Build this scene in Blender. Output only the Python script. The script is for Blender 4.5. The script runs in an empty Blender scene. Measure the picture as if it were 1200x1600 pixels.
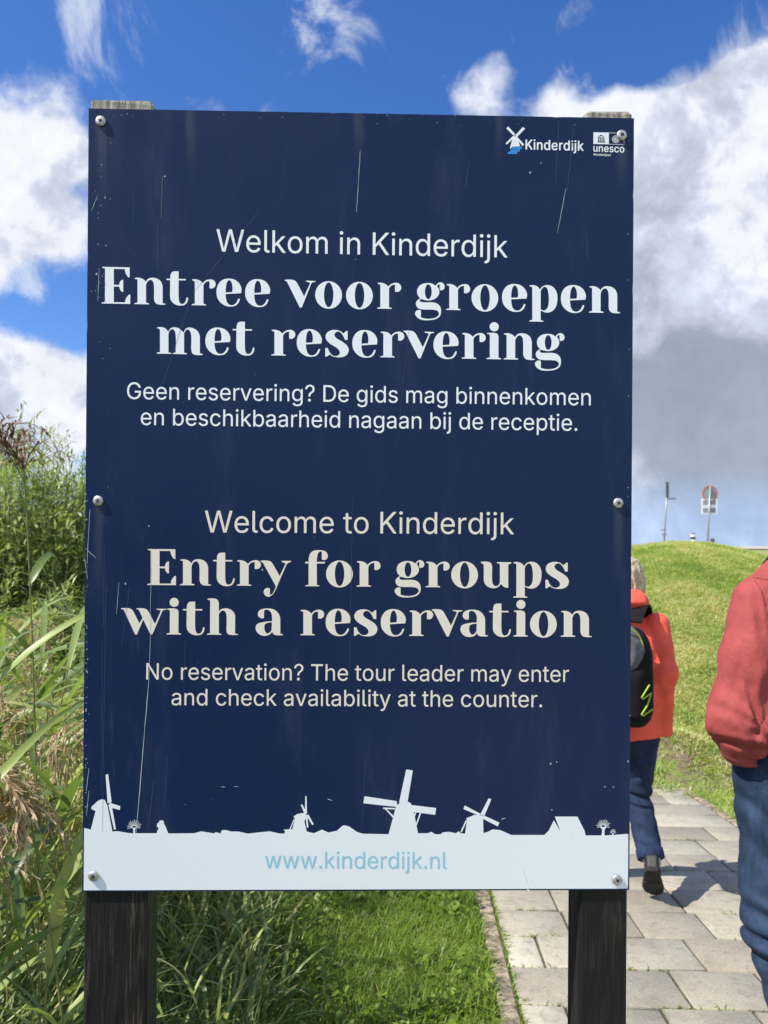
import bpy, math, random, json
import numpy as np
from mathutils import Vector, Matrix
from mathutils.geometry import tessellate_polygon

sc = bpy.context.scene
COL = sc.collection
rng = np.random.default_rng(11)
random.seed(5)

# ------------------------------------------------------------------ camera
CAM = np.array([0.0, 0.0, 1.40])
PITCH = math.radians(2.6)
cd = bpy.data.cameras.new('camera')
cam = bpy.data.objects.new('camera', cd); COL.objects.link(cam)
cam.location = CAM; cam.rotation_euler = (math.radians(90) + PITCH, 0, 0)
cd.sensor_fit = 'VERTICAL'; cd.sensor_height = 36.0; cd.lens = 27.0
cd.clip_start = 0.05; cd.clip_end = 9000
cd.dof.use_dof = True; cd.dof.focus_distance = 1.185; cd.dof.aperture_fstop = 10.5
sc.camera = cam
FW = np.array([0, math.cos(PITCH), math.sin(PITCH)]); UP = np.array([0, -math.sin(PITCH), math.cos(PITCH)]); RT = np.array([1.0, 0, 0])

def ray(px, py):
    return FW + RT * (px - 600) / 1200.0 + UP * (800 - py) / 1200.0

def at(px, py, y):                       # real point on the vertical plane Y = y
    d = ray(px, py); return CAM + d * (y - CAM[1]) / d[1]

# ------------------------------------------------------------------ light
SUN_EL, SUN_B = math.radians(50), math.radians(20)
SDIR = Vector((-math.cos(SUN_EL) * math.cos(SUN_B), -math.cos(SUN_EL) * math.sin(SUN_B), math.sin(SUN_EL)))
sl = bpy.data.lights.new('sun', 'SUN'); sl.energy = 5.0; sl.angle = math.radians(0.53); sl.color = (1.0, 0.955, 0.88)
so = bpy.data.objects.new('sun', sl); COL.objects.link(so); so.rotation_euler = SDIR.to_track_quat('Z', 'Y').to_euler(); so.location = SDIR * 60
sc.view_settings.view_transform = 'Standard'; sc.view_settings.look = 'None'
sc.view_settings.exposure = 0.48; sc.view_settings.gamma = 1.0; sc.view_settings.use_curve_mapping = False
sc.cycles.use_denoising = True
sc.cycles.max_bounces = 8; sc.cycles.transparent_max_bounces = 8

world = bpy.data.worlds.new('World'); sc.world = world; world.use_nodes = True
WN = world.node_tree; WN.nodes.clear()

class NB:                                 # tiny node builder
    def __init__(s, nt): s.nt = nt
    def n(s, typ, **kw):
        nd = s.nt.nodes.new(typ)
        for k, v in kw.items():
            if k.startswith('i_'):
                key = k[2:]; key = int(key) if key.isdigit() else key.replace('_', ' ')
                s.put(nd.inputs[key], v)
            else: setattr(nd, k, v)
        return nd
    def put(s, sock, v):
        if isinstance(v, bpy.types.NodeSocket): s.nt.links.new(v, sock)
        elif isinstance(v, bpy.types.Node): s.nt.links.new(v.outputs[0], sock)
        else: sock.default_value = v
    def math(s, op, a, b=None, c=None, clamp=False):
        nd = s.nt.nodes.new('ShaderNodeMath'); nd.operation = op; nd.use_clamp = clamp
        s.put(nd.inputs[0], a)
        if b is not None: s.put(nd.inputs[1], b)
        if c is not None: s.put(nd.inputs[2], c)
        return nd.outputs[0]
    def vm(s, op, a, b=None, out=0):
        nd = s.nt.nodes.new('ShaderNodeVectorMath'); nd.operation = op
        s.put(nd.inputs[0], a)
        if b is not None: s.put(nd.inputs[1], b)
        return nd.outputs[out]
    def mr(s, v, a, b, c=0.0, d=1.0, smooth=True):
        nd = s.nt.nodes.new('ShaderNodeMapRange'); nd.interpolation_type = 'SMOOTHSTEP' if smooth else 'LINEAR'
        s.put(nd.inputs[0], v)
        for i, q in enumerate((a, b, c, d)): s.put(nd.inputs[1 + i], q)
        return nd.outputs[0]
    def noise(s, vec, scale, detail=4, rough=0.55, dist=0.0, out=0):
        nd = s.nt.nodes.new('ShaderNodeTexNoise')
        if vec is not None: s.put(nd.inputs['Vector'], vec)
        nd.inputs['Scale'].default_value = scale; nd.inputs['Detail'].default_value = detail
        nd.inputs['Roughness'].default_value = rough; nd.inputs['Distortion'].default_value = dist
        return nd.outputs[out]
    def mix(s, f, a, b, blend='MIX'):
        nd = s.nt.nodes.new('ShaderNodeMix'); nd.data_type = 'RGBA'; nd.blend_type = blend
        s.put(nd.inputs[0], f); s.put(nd.inputs[6], a); s.put(nd.inputs[7], b)
        return nd.outputs[2]
    def ramp(s, f, stops):
        nd = s.nt.nodes.new('ShaderNodeValToRGB'); e = nd.color_ramp.elements
        while len(e) < len(stops): e.new(0.5)
        for el, (p, c) in zip(e, stops): el.position = p; el.color = (*c, 1) if len(c) == 3 else c
        s.put(nd.inputs[0], f); return nd.outputs[0]

def rgb(r, g, b):                         # sRGB 0..255 -> linear
    f = lambda v: v / 12.92 if v <= 0.04045 else ((v + 0.055) / 1.055) ** 2.4
    return (f(r / 255), f(g / 255), f(b / 255), 1)

B = NB(WN)
tc = B.n('ShaderNodeTexCoord').outputs['Generated']
sky = B.n('ShaderNodeTexSky', sky_type='NISHITA', sun_disc=False, sun_elevation=SUN_EL, sun_rotation=math.atan2(SDIR.x, SDIR.y),
          altitude=0, air_density=1.0, dust_density=0.4, ozone_density=3.0)
hs = B.n('ShaderNodeHueSaturation', i_Hue=0.505, i_Saturation=1.24, i_Value=1.0, i_Color=sky.outputs[0])
dirn = B.vm('NORMALIZE', tc)
sep = B.n('ShaderNodeSeparateXYZ', i_0=dirn)
den = B.math('ADD', B.math('MAXIMUM', sep.outputs[2], 0.0), 0.35)
flat = B.vm('DIVIDE', dirn, B.n('ShaderNodeCombineXYZ', i_0=den, i_1=den, i_2=den).outputs[0])
n1 = B.noise(dirn, 4.6, 12, 0.56, 0.15)
n2 = B.noise(dirn, 14.0, 10, 0.6, 0.25)
wisp = B.noise(B.vm('MULTIPLY', dirn, (1.0, 0.8, 0.8)), 9.0, 11, 0.66, 0.7)
fld = B.math('ADD', B.math('MULTIPLY', n1, 0.62), B.math('MULTIPLY', n2, 0.38))

def blob(px, py, r, w):
    d = ray(px, py); d = d / np.linalg.norm(d)
    dot = B.vm('DOT_PRODUCT', dirn, tuple(d), out=1)
    a = r / 1200.0
    return B.mr(dot, math.cos(a * 1.25), math.cos(a * 0.30), 0.0, w)

def total(lst):
    o = None
    for q in lst:
        v = blob(*q); o = v if o is None else B.math('ADD', o, v)
    return o

COVER = [(1190, 330, 230, .40), (1110, 250, 125, .30), (1180, 560, 260, .42), (1060, 640, 200, .34), (1150, 190, 70, .16),
         (1000, 420, 200, .34), (1080, 740, 150, .30), (900, 165, 65, .20), (745, 95, 62, .20), (750, 160, 62, .24),
         (30, 225, 115, .185), (95, 300, 80, .13), (60, 385, 80, .22), (60, 160, 60, .10), (95, 620, 85, .22), (45, 565, 55, .17), (120, 690, 90, .2),
         (1185, 40, 60, .15), (355, 145, 75, .15), (165, 55, 65, .17), (930, 50, 110, .10), (480, 10, 90, .14), (580, 30, 70, .10), (930, 300, 150, .2),
         (1300, 400, 330, .4), (-200, 350, 220, .3), (-150, 640, 200, .25), (1400, 700, 300, .3), (450, 420, 200, .2)]
CLEAR = [(850, 60, 110, .16), (1000, 80, 90, .20), (1110, 50, 110, .24), (1200, 60, 80, .16), (640, 110, 90, .10), (560, 60, 160, .08), (60, 60, 110, .10), (300, 40, 130, .10), (620, 80, 120, .10), (1010, 80, 100, .08), (60, 480, 75, .22), (110, 320, 30, .08), (200, 700, 80, .05)]
cov = B.math('SUBTRACT', total(COVER), total(CLEAR))
back = B.mr(sep.outputs[1], 0.2, -0.3, 0.0, 0.20)          # scattered unseen cloud added behind the viewer for fill light
dens = B.math('ADD', B.math('ADD', fld, cov), back)
n4 = B.noise(dirn, 42.0, 8, 0.62, 0.3)
dens = B.math('ADD', dens, B.math('MULTIPLY', B.math('SUBTRACT', n4, 0.5), 0.16))
cum = B.math('MULTIPLY', B.mr(dens, 0.61, 0.84), 0.97)
wd = B.math('ADD', B.math('ADD', wisp, B.math('MULTIPLY', cov, 0.55)), B.mr(sep.outputs[2], 0.3, 0.6, 0.0, 0.05))
wm = B.math('MULTIPLY', B.mr(wd, 0.545, 0.76), 0.62)
mask = B.math('MAXIMUM', cum, wm, clamp=True)
BRIGHT = [(1170, 455, 70, .35), (1150, 355, 40, .25), (1000, 560, 50, .25), (1010, 770, 60, .3), (60, 380, 70, .2), (20, 200, 60, .2), (85, 590, 50, .25)]
SHADE = [(1130, 560, 170, .55), (1060, 690, 150, .85), (1180, 700, 170, .75), (1100, 640, 120, .3), (1010, 360, 80, .22), (1180, 760, 90, .2), (1150, 440, 80, .2), (40, 300, 60, .12), (990, 560, 110, .2)]
n3 = B.noise(dirn, 10.0, 10, 0.60, 0.3)
shd = B.math('ADD', B.math('MULTIPLY', B.math('MULTIPLY', total(SHADE), 0.72), B.mr(n1, 0.2, 0.7, 0.72, 1.1)), B.math('SUBTRACT', B.math('ADD', B.mr(n3, 0.66, 0.34, -0.16, 0.34), B.mr(n4, 0.65, 0.35, -0.05, 0.08)), B.math('MULTIPLY', total(BRIGHT), 1.0)), clamp=True)
ccol = B.ramp(shd, [(0.0, (0.64, 0.665, 0.715)), (0.22, (0.49, 0.53, 0.625)), (0.55, (0.375, 0.405, 0.48)), (1.0, (0.265, 0.295, 0.36))])
lowb = B.math('MULTIPLY', B.mr(sep.outputs[2], 0.105, 0.03), 0.62)
ccol = B.mix(lowb, ccol, (0.36, 0.50, 0.76, 1))
ccol = B.vm('SCALE', ccol, None); ccol.node.inputs['Scale'].default_value = 1.0; B.put(ccol.node.inputs['Scale'], B.math('MULTIPLY', B.mr(n3, 0.34, 0.66, 0.93, 1.07), B.mr(n4, 0.35, 0.65, 0.975, 1.03)))
ccol = B.mix(1.0, ccol, B.mix(B.mr(sep.outputs[1], 0.25, -0.25), (1, 1, 1, 1), (1.75, 1.72, 1.62, 1)), 'MULTIPLY')  # unseen cloud behind the viewer brightened to add fill light
skyc = B.mix(1.0, hs.outputs[0], (0.098, 0.106, 0.128, 1), 'MULTIPLY')
skyc = B.mix(B.mr(sep.outputs[2], 0.22, -0.02), skyc, (0.175, 0.35, 0.66, 1))
grad = B.mr(sep.outputs[2], 0.02, 0.42)
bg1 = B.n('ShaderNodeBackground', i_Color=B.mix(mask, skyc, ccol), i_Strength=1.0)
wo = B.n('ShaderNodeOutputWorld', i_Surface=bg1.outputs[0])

# ------------------------------------------------------------------ helpers
def link(o, parent=None):
    COL.objects.link(o)
    if parent is not None: o.parent = parent
    return o

def thing(name, label, cat, loc, group=None):
    o = bpy.data.objects.new(name, None); o.empty_display_size = 0.1; COL.objects.link(o)
    o.location = loc; o['label'] = label; o['category'] = cat
    if group: o['group'] = group
    return o

def tag(o, label, cat, group=None):
    o['label'] = label; o['category'] = cat
    if group: o['group'] = group
    return o

def np_mesh(name, V, F, mats, tint=None, smooth=False, midx=None):
    """V (n,3), F (m,k) int array or a list of such arrays"""
    me = bpy.data.meshes.new(name)
    Fs = F if isinstance(F, list) else [F]
    Fs = [np.asarray(f, np.int32) for f in Fs if len(f)]
    V = np.asarray(V, np.float32)
    me.vertices.add(len(V)); me.vertices.foreach_set('co', V.ravel())
    loops = np.concatenate([f.ravel() for f in Fs]); tot = np.concatenate([np.full(len(f), f.shape[1], np.int32) for f in Fs])
    me.loops.add(len(loops)); me.loops.foreach_set('vertex_index', loops)
    start = np.concatenate([[0], np.cumsum(tot)[:-1]]).astype(np.int32)
    me.polygons.add(len(tot)); me.polygons.foreach_set('loop_start', start)
    if smooth: me.polygons.foreach_set('use_smooth', np.ones(len(tot), bool))
    if midx is not None: me.polygons.foreach_set('material_index', np.asarray(midx, np.int32))
    for m in (mats if isinstance(mats, (list, tuple)) else [mats]): me.materials.append(m)
    if tint is not None:
        a = me.attributes.new('tint', 'FLOAT', 'POINT'); a.data.foreach_set('value', np.asarray(tint, np.float32))
    me.update(calc_edges=True); me.validate()
    return me

def np_obj(name, V, F, mats, parent=None, **kw):
    o = bpy.data.objects.new(name, np_mesh(name, V, F, mats, **kw)); return link(o, parent)

class MB:
    """collects shapes into one mesh; X is an optional 3x4 placement applied to what is added"""
    def __init__(s): s.v = []; s.f = []; s.m = []
    def add(s, verts, faces, mi=0):
        b = len(s.v); s.v += [tuple(map(float, q)) for q in verts]
        for f in faces: s.f.append([b + i for i in f]); s.m.append(mi)
    def box(s, lo, hi, mi=0, bev=0.0):
        x0, y0, z0 = lo; x1, y1, z1 = hi
        if bev <= 0:
            s.add([(x0, y0, z0), (x1, y0, z0), (x1, y1, z0), (x0, y1, z0), (x0, y0, z1), (x1, y0, z1), (x1, y1, z1), (x0, y1, z1)],
                  [(3, 2, 1, 0), (4, 5, 6, 7), (0, 1, 5, 4), (1, 2, 6, 5), (2, 3, 7, 6), (3, 0, 4, 7)], mi)
            return
        b = bev
        s.add([(x0, y0, z0), (x1, y0, z0), (x1, y1, z0), (x0, y1, z0), (x0, y0, z1 - b), (x1, y0, z1 - b), (x1, y1, z1 - b), (x0, y1, z1 - b),
               (x0 + b, y0 + b, z1), (x1 - b, y0 + b, z1), (x1 - b, y1 - b, z1), (x0 + b, y1 - b, z1)],
              [(3, 2, 1, 0), (8, 9, 10, 11), (0, 1, 5, 4), (1, 2, 6, 5), (2, 3, 7, 6), (3, 0, 4, 7),
               (4, 5, 9, 8), (5, 6, 10, 9), (6, 7, 11, 10), (7, 4, 8, 11)], mi)
    def tube(s, pts, rad, n=8, mi=0, caps=True):
        pts = [np.array(p, float) for p in pts]
        rad = rad if hasattr(rad, '__len__') else [rad] * len(pts)
        rings = []; ref = None
        for i, p in enumerate(pts):
            t = pts[min(i + 1, len(pts) - 1)] - pts[max(i - 1, 0)]; t = t / (np.linalg.norm(t) + 1e-12)
            if ref is None: ref = np.array([1.0, 0, 0]) if abs(t[0]) < 0.8 else np.array([0, 1.0, 0])
            u = ref - t * (ref @ t); u /= np.linalg.norm(u); ref = u; w = np.cross(t, u)
            rings.append([p + rad[i] * (math.cos(2 * math.pi * k / n) * u + math.sin(2 * math.pi * k / n) * w) for k in range(n)])
        vs = [q for r in rings for q in r]; fs = []
        for i in range(len(rings) - 1):
            for k in range(n):
                a = i * n + k; b = i * n + (k + 1) % n; fs.append((a, b, b + n, a + n))
        if caps: fs.append(tuple(range(n))[::-1]); fs.append(tuple(range((len(rings) - 1) * n, len(rings) * n)))
        s.add(vs, fs, mi)
    def xf(s, M, c):
        M = np.array(M); s.v = [tuple(M @ np.array(q) + c) for q in s.v]
    def build(s, name, mats, parent=None, origin=(0, 0, 0), smooth=False):
        me = bpy.data.meshes.new(name); o3 = np.array(origin, float)
        me.from_pydata([tuple(np.array(q) - o3) for q in s.v], [], s.f)
        for m in (mats if isinstance(mats, (list, tuple)) else [mats]): me.materials.append(m)
        me.polygons.foreach_set('material_index', s.m)
        if smooth: me.polygons.foreach_set('use_smooth', [True] * len(s.f))
        me.update(); return link(bpy.data.objects.new(name, me), parent)

def mat(name):
    m = bpy.data.materials.new(name); m.use_nodes = True; nt = m.node_tree
    b = nt.nodes['Principled BSDF']; return m, NB(nt), b

def simple(name, col, rough=0.6, var=0.0, scale=30.0, bump=0.0, bscale=80.0, metallic=0.0, spec=0.5, stretch=(1, 1, 1), coat=0.0, bdist=0.01):
    m, N, b = mat(name)
    col = tuple(col[:3]) + (1,)
    co = N.n('ShaderNodeTexCoord').outputs['Object']; co = N.vm('MULTIPLY', co, stretch)
    if var > 0:
        f = N.noise(co, scale, 6, 0.6)
        lo = tuple(c * (1 - var) for c in col[:3]) + (1,); hi = tuple(min(1, c * (1 + var)) for c in col[:3]) + (1,)
        N.put(b.inputs['Base Color'], N.mix(N.mr(f, 0.3, 0.7), lo, hi))
    else: b.inputs['Base Color'].default_value = col
    b.inputs['Roughness'].default_value = rough; b.inputs['Metallic'].default_value = metallic
    b.inputs['Specular IOR Level'].default_value = spec; b.inputs['Coat Weight'].default_value = coat
    if bump > 0:
        bn = N.n('ShaderNodeBump', i_Strength=bump, i_Distance=bdist, i_Height=N.noise(co, bscale, 6, 0.6))
        N.put(b.inputs['Normal'], bn.outputs[0])
    return m

def leafmat(name, stops, trans=0.35, rough=0.5, pervar=True):
    """foliage: colour from the per-leaf tint, thin-leaf translucency"""
    m = bpy.data.materials.new(name); m.use_nodes = True; nt = m.node_tree; nt.nodes.clear(); N = NB(nt)
    at_ = N.n('ShaderNodeAttribute', attribute_name='tint').outputs['Fac']
    oi = N.n('ShaderNodeObjectInfo').outputs['Random']
    f = N.math('ADD', at_, N.math('MULTIPLY', N.math('SUBTRACT', oi, 0.5), 0.25 if pervar else 0.0), clamp=True)
    col = N.ramp(f, stops)
    p = N.n('ShaderNodeBsdfPrincipled', i_Base_Color=col, i_Roughness=rough); p.inputs['Specular IOR Level'].default_value = 0.4
    t = N.n('ShaderNodeBsdfTranslucent', i_Color=N.mix(1.0, col, (1.15, 1.25, 0.55, 1), 'MULTIPLY'))
    mx = N.n('ShaderNodeMixShader', i_0=trans, i_1=p.outputs[0], i_2=t.outputs[0])
    N.n('ShaderNodeOutputMaterial', i_Surface=mx.outputs[0]); return m

def smooth01(t): t = np.clip(t, 0, 1); return t * t * (3 - 2 * t)

_lat = rng.random((64, 64, 64)).astype(np.float32)
def vnoise(P, scale):
    q = np.asarray(P, np.float32) * scale; i = np.floor(q).astype(int); f = q - i; f = f * f * (3 - 2 * f); o = 0
    for dx in (0, 1):
        for dy in (0, 1):
            for dz in (0, 1):
                w = (f[:, 0] if dx else 1 - f[:, 0]) * (f[:, 1] if dy else 1 - f[:, 1]) * (f[:, 2] if dz else 1 - f[:, 2])
                o = o + w * _lat[(i[:, 0] + dx) % 64, (i[:, 1] + dy) % 64, (i[:, 2] + dz) % 64]
    return o * 2 - 1
def fbm2(x, y, scale, oct_=4):
    x, y = np.broadcast_arrays(np.asarray(x, float), np.asarray(y, float)); shp = x.shape; x = x.ravel(); y = y.ravel()
    o = 0; a = 1.0; s = scale
    P = np.stack([x, y, np.zeros_like(x)], -1)
    for k in range(oct_):
        o = o + a * vnoise(P + 7.3 * k, s); a *= 0.5; s *= 2.03
    return o.reshape(shp)

# ------------------------------------------------------------------ ground
PO = np.array([0.4272, 3.135]); PA = np.array([0.048, 1.0]) / math.hypot(0.048, 1.0); PC = np.array([PA[1], -PA[0]])
PATH_W = 1.80
def path_uv(x, y):
    dx = x - PO[0]; dy = y - PO[1]; return dx * PC[0] + dy * PC[1], dx * PA[0] + dy * PA[1]
def path_xy(u, v): return PO[0] + u * PC[0] + v * PA[0], PO[1] + u * PC[1] + v * PA[1]

def base_z(y):
    y = np.asarray(y, float)
    z = -0.088 * np.clip(y, -4, 7.0)
    return z - 0.03 * np.clip(y - 7.0, 0, 6) * 0.7

def zg(x, y):
    x = np.asarray(x, float); y = np.asarray(y, float)
    z = base_z(y)
    t = np.clip((y - 6.2) / 9.8, 0, 1); p = np.sin(t * math.pi / 2) ** 1.15
    xc = 0.40 * np.clip(y, 0, 16); dx = x - xc
    back_ = smooth01((y - 16.5) / 7.0)
    Lr = (0.80 + 0.12 * back_) + (0.20 - 0.12 * back_) * np.exp(-0.5 * (dx / 1.05) ** 2)
    Ll = np.exp(-0.5 * (dx / (3.0 + 8 * back_)) ** 2)
    L = np.where(dx > 0, Lr, Ll * (1 - 0.04 * back_))
    far = 1 - smooth01((y - 70) / 60.0)
    z = z + p * L * 2.22 * far
    z = z - 1.2 * smooth01((y - 60) / 80.0)
    z = z + 0.10 * smooth01((y - 21) / 22.0) * smooth01((x - 0.2 * y) / 4.0) * far
    # small earth step beside the path where the turf is worn
    z = z + 0.20 * np.exp(-((y - 6.9) / 0.30) ** 2) * smooth01((x - 2.25) / 0.3) * (1 - smooth01((x - 3.6) / 1.0)) * (0.6 + 0.5 * fbm2(x, y, 2.3, 3))
    u, v = path_uv(x, y)
    lump = 0.02 * fbm2(x, y, 1.1, 3)
    inside = smooth01((u + 0.25) / 0.25) * (1 - smooth01((u - PATH_W) / 0.25)) * (y < 9)
    return z + lump * (1 - inside)

# ground material: worn turf with dry patches and bare soil
m_ground, N, b = mat('turf_ground')
co = N.n('ShaderNodeTexCoord').outputs['Object']
g1 = N.noise(co, 0.9, 6, 0.62); g2 = N.noise(co, 7.0, 6, 0.7); g3 = N.noise(co, 60.0, 3, 0.6)
green = N.ramp(N.math('ADD', N.math('MULTIPLY', g2, 0.6), N.math('MULTIPLY', g3, 0.4)), [(0.32, (0.10, 0.145, 0.026)), (0.52, (0.19, 0.245, 0.055)), (0.68, (0.29, 0.33, 0.10))])
dry = N.ramp(g2, [(0.35, (0.26, 0.21, 0.10)), (0.6, (0.46, 0.39, 0.21))])
sy = N.n('ShaderNodeSeparateXYZ', i_0=co)
far = N.mr(sy.outputs[1], 5.5, 9.0)
dm = N.math('MULTIPLY', N.mr(N.math('ADD', N.math('MULTIPLY', g1, 0.65), N.math('MULTIPLY', g2, 0.35)), 0.42, 0.60), N.math('MULTIPLY', far, 0.75))
col = N.mix(dm, green, dry)
soilm = N.math('MULTIPLY', N.mr(sy.outputs[1], 6.0, 6.25), N.mr(sy.outputs[1], 7.35, 6.95))
soilm = N.math('MULTIPLY', soilm, N.math('MULTIPLY', N.mr(sy.outputs[0], 2.2, 2.5), N.mr(N.math('ADD', g2, N.math('MULTIPLY', sy.outputs[0], -0.04)), 0.30, 0.42)))
soil = N.ramp(g3, [(0.3, (0.10, 0.075, 0.05)), (0.7, (0.22, 0.17, 0.12))])
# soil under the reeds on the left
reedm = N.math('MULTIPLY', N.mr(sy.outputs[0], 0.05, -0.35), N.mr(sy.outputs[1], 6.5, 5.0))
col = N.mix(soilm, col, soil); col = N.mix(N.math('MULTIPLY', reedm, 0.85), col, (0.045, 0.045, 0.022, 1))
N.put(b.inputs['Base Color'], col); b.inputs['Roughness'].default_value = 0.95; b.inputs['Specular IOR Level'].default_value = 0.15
bn = N.n('ShaderNodeBump', i_Strength=0.8, i_Distance=0.03, i_Height=N.math('ADD', g2, N.math('MULTIPLY', g3, 0.6)))
N.put(b.inputs['Normal'], bn.outputs[0])

def axis(dense_lo, dense_hi, step, lo, hi):
    a = list(np.arange(dense_lo, dense_hi, step)); s = step; q = a[-1]
    while q < hi: s *= 1.18; q += s; a.append(q)
    s = step; q = a[0]; pre = []
    while q > lo: s *= 1.18; q -= s; pre.append(q)
    return np.array(pre[::-1] + a)
gx = axis(-6, 11, 0.10, -4000, 4000); gy = axis(-1.0, 19, 0.10, -2500, 6000)
X, Y = np.meshgrid(gx, gy); Z = zg(X.ravel(), Y.ravel())
u_, v_ = path_uv(X.ravel(), Y.ravel())
Z = Z - 0.035 * ((u_ > -0.02) & (u_ < PATH_W) & (Y.ravel() > -6) & (Y.ravel() < 9.0))     # bed dug for the slabs
nx_, ny_ = len(gx), len(gy)
ii = (np.arange(ny_ - 1)[:, None] * nx_ + np.arange(nx_ - 1)[None]).ravel()
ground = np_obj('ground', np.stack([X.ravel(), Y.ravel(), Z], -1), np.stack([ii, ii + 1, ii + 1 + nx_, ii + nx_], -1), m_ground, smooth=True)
ground['kind'] = 'structure'

# ------------------------------------------------------------------ paved path
m_slab, N, b = mat('concrete_slab')
co = N.n('ShaderNodeTexCoord').outputs['Object']
tn = N.n('ShaderNodeAttribute', attribute_name='tint').outputs['Fac']
base = N.ramp(tn, [(0.0, (0.29,0.255,0.20)), (0.5, (0.345,0.312,0.245)), (0.8, (0.40,0.362,0.285)), (1.0, (0.66,0.60,0.475))])
sp = N.noise(co, 190.0, 2, 0.5); st = N.noise(co, 4.5, 7, 0.7); st2 = N.noise(co, 26, 5, 0.7)
col = N.mix(N.math('MULTIPLY', N.mr(st, 0.42, 0.66), 0.42), base, (0.19, 0.165, 0.13, 1))
col = N.mix(N.math('MULTIPLY', N.mr(st2, 0.5, 0.72), 0.55), col, (0.16, 0.14, 0.11, 1))
col = N.mix(N.math('MULTIPLY', N.mr(sp, 0.60, 0.70), 0.5), col, (0.62, 0.60, 0.55, 1))
col = N.mix(N.math('MULTIPLY', N.mr(sp, 0.40, 0.32), 0.4), col, (0.12, 0.11, 0.09, 1))
N.put(b.inputs['Base Color'], col); b.inputs['Roughness'].default_value = 0.88; b.inputs['Specular IOR Level'].default_value = 0.25
N.put(b.inputs['Normal'], N.n('ShaderNodeBump', i_Strength=0.35, i_Distance=0.004, i_Height=N.math('ADD', sp, N.math('MULTIPLY', st2, 2.0))).outputs[0])

m_joint = simple('joint_soil', (0.075, 0.065, 0.04), 0.95, 0.5, 40, 0.6, 90)
m_kerb = simple('kerb_concrete', (0.27, 0.215, 0.15), 0.95, 0.65, 22, 0.9, 60)

EDGES = {-1: [.07, .69, 1.02, 1.62, 1.80], 0: [.07, .216, .846, 1.45, 1.80], 1: [.07, .38, .69, 1.0, 1.6, 1.80], -2: [.07, .235, .57, .89, 1.49, 1.80]}
PV, PF, PT = [], [], []
def slab(u0, u1, v0, v1, tint):
    g = 0.0048; bev = 0.006
    u0 += g; u1 -= g; v0 += g; v1 -= g; h = 0.010 + random.uniform(-.003, .003); tl = random.uniform(-.004, .004)
    out = []
    for (uu, vv) in ((u0, v0), (u1, v0), (u1, v1), (u0, v1)):
        x, y = path_xy(uu, vv); out.append((x, y, float(base_z(y)) - 0.04))
    for (uu, vv) in ((u0, v0), (u1, v0), (u1, v1), (u0, v1)):
        x, y = path_xy(uu, vv); out.append((x, y, float(base_z(y)) + h - bev * .7 + tl * (1 if uu == u0 else -1)))
    for (uu, vv) in ((u0 + bev, v0 + bev), (u1 - bev, v0 + bev), (u1 - bev, v1 - bev), (u0 + bev, v1 - bev)):
        x, y = path_xy(uu, vv); out.append((x, y, float(base_z(y)) + h + tl * (1 if uu < (u0 + u1) / 2 else -1)))
    k = len(PV); PV.extend(out); PT.extend([tint] * 12)
    for f in ((8, 9, 10, 11), (0, 1, 5, 4), (1, 2, 6, 5), (2, 3, 7, 6), (3, 0, 4, 7), (4, 5, 9, 8), (5, 6, 10, 9), (6, 7, 11, 10), (7, 4, 8, 11)):
        PF.append([k + q for q in f])
rr = random.Random(3)
for r in range(-22, 19):
    v0 = 0.30 * r
    ed = EDGES.get(r)
    if ed is None:
        ed = [.07]
        first = rr.choice([.15, .3, .3, .6]); ed.append(.07 + first)
        while ed[-1] < 1.52: ed.append(ed[-1] + rr.choice([.3, .6, .6]))
        ed = [e for e in ed if e < 1.70] + [1.80]
    for a, c in zip(ed[:-1], ed[1:]):
        tint = 0.92 + rr.uniform(-.1, .08) if (c - a) < 0.2 and r % 2 == 0 else rr.uniform(0.05, 0.86)
        slab(a, c, v0, v0 + 0.30, tint)
path = np_obj('path', PV, np.array(PF), m_slab, tint=PT); path['kind'] = 'structure'
# sand and soil bed that shows in the joints
bv = []; 
for r in range(-23, 20):
    for uu in (0.0, 1.83):
        x, y = path_xy(uu, 0.30 * r); bv.append((x, y, float(base_z(y)) + 0.001))
bed = np_obj('path_bed', bv, np.array([[2 * i, 2 * i + 1, 2 * i + 3, 2 * i + 2] for i in range(len(bv) // 2 - 1)]), m_joint); bed['kind'] = 'structure'
# edging kerb along the lawn side: stones one metre long
kb = MB()
for k in range(-7, 6):
    for (ua, ub) in ((-0.002, 0.064), (1.803, 1.862)):
        a0 = k * 1.0 + 0.004 + 0.37; a1 = a0 + 0.992; nseg = 4; ring = []
        for q in range(nseg + 1):
            vq = a0 + (a1 - a0) * q / nseg
            for (uu, dz) in ((ua, -0.08), (ua, 0.010), (ua + .006, 0.016), (ub - .006, 0.016), (ub, 0.010), (ub, -0.08)):
                x, y = path_xy(uu, vq); ring.append((x, y, float(base_z(y)) + dz))
        fs = [(q * 6 + j, (q + 1) * 6 + j, (q + 1) * 6 + j + 1, q * 6 + j + 1) for q in range(nseg) for j in range(5)] + [tuple(range(6)), tuple(range(nseg * 6, nseg * 6 + 6))[::-1]]
        kb.add(ring, fs)
kerb = kb.build('kerb', m_kerb); kerb['kind'] = 'structure'

# dike road far behind the mound
m_road = simple('road_paving', (0.42, 0.36, 0.30), 0.9, 0.2, 3.0)
rx = np.linspace(8.5, 90, 60); ry = np.linspace(24, 46, 16)
RX, RY = np.meshgrid(rx, ry); RX = RX + (RY - 24) * 0.12
RZ = zg(RX.ravel(), RY.ravel()) + 0.03
ii = (np.arange(15)[:, None] * 60 + np.arange(59)[None]).ravel()
road = np_obj('road', np.stack([RX.ravel(), RY.ravel(), RZ], -1), np.stack([ii, ii + 1, ii + 61, ii + 60], -1), m_road, smooth=True); road['kind'] = 'structure'

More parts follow.
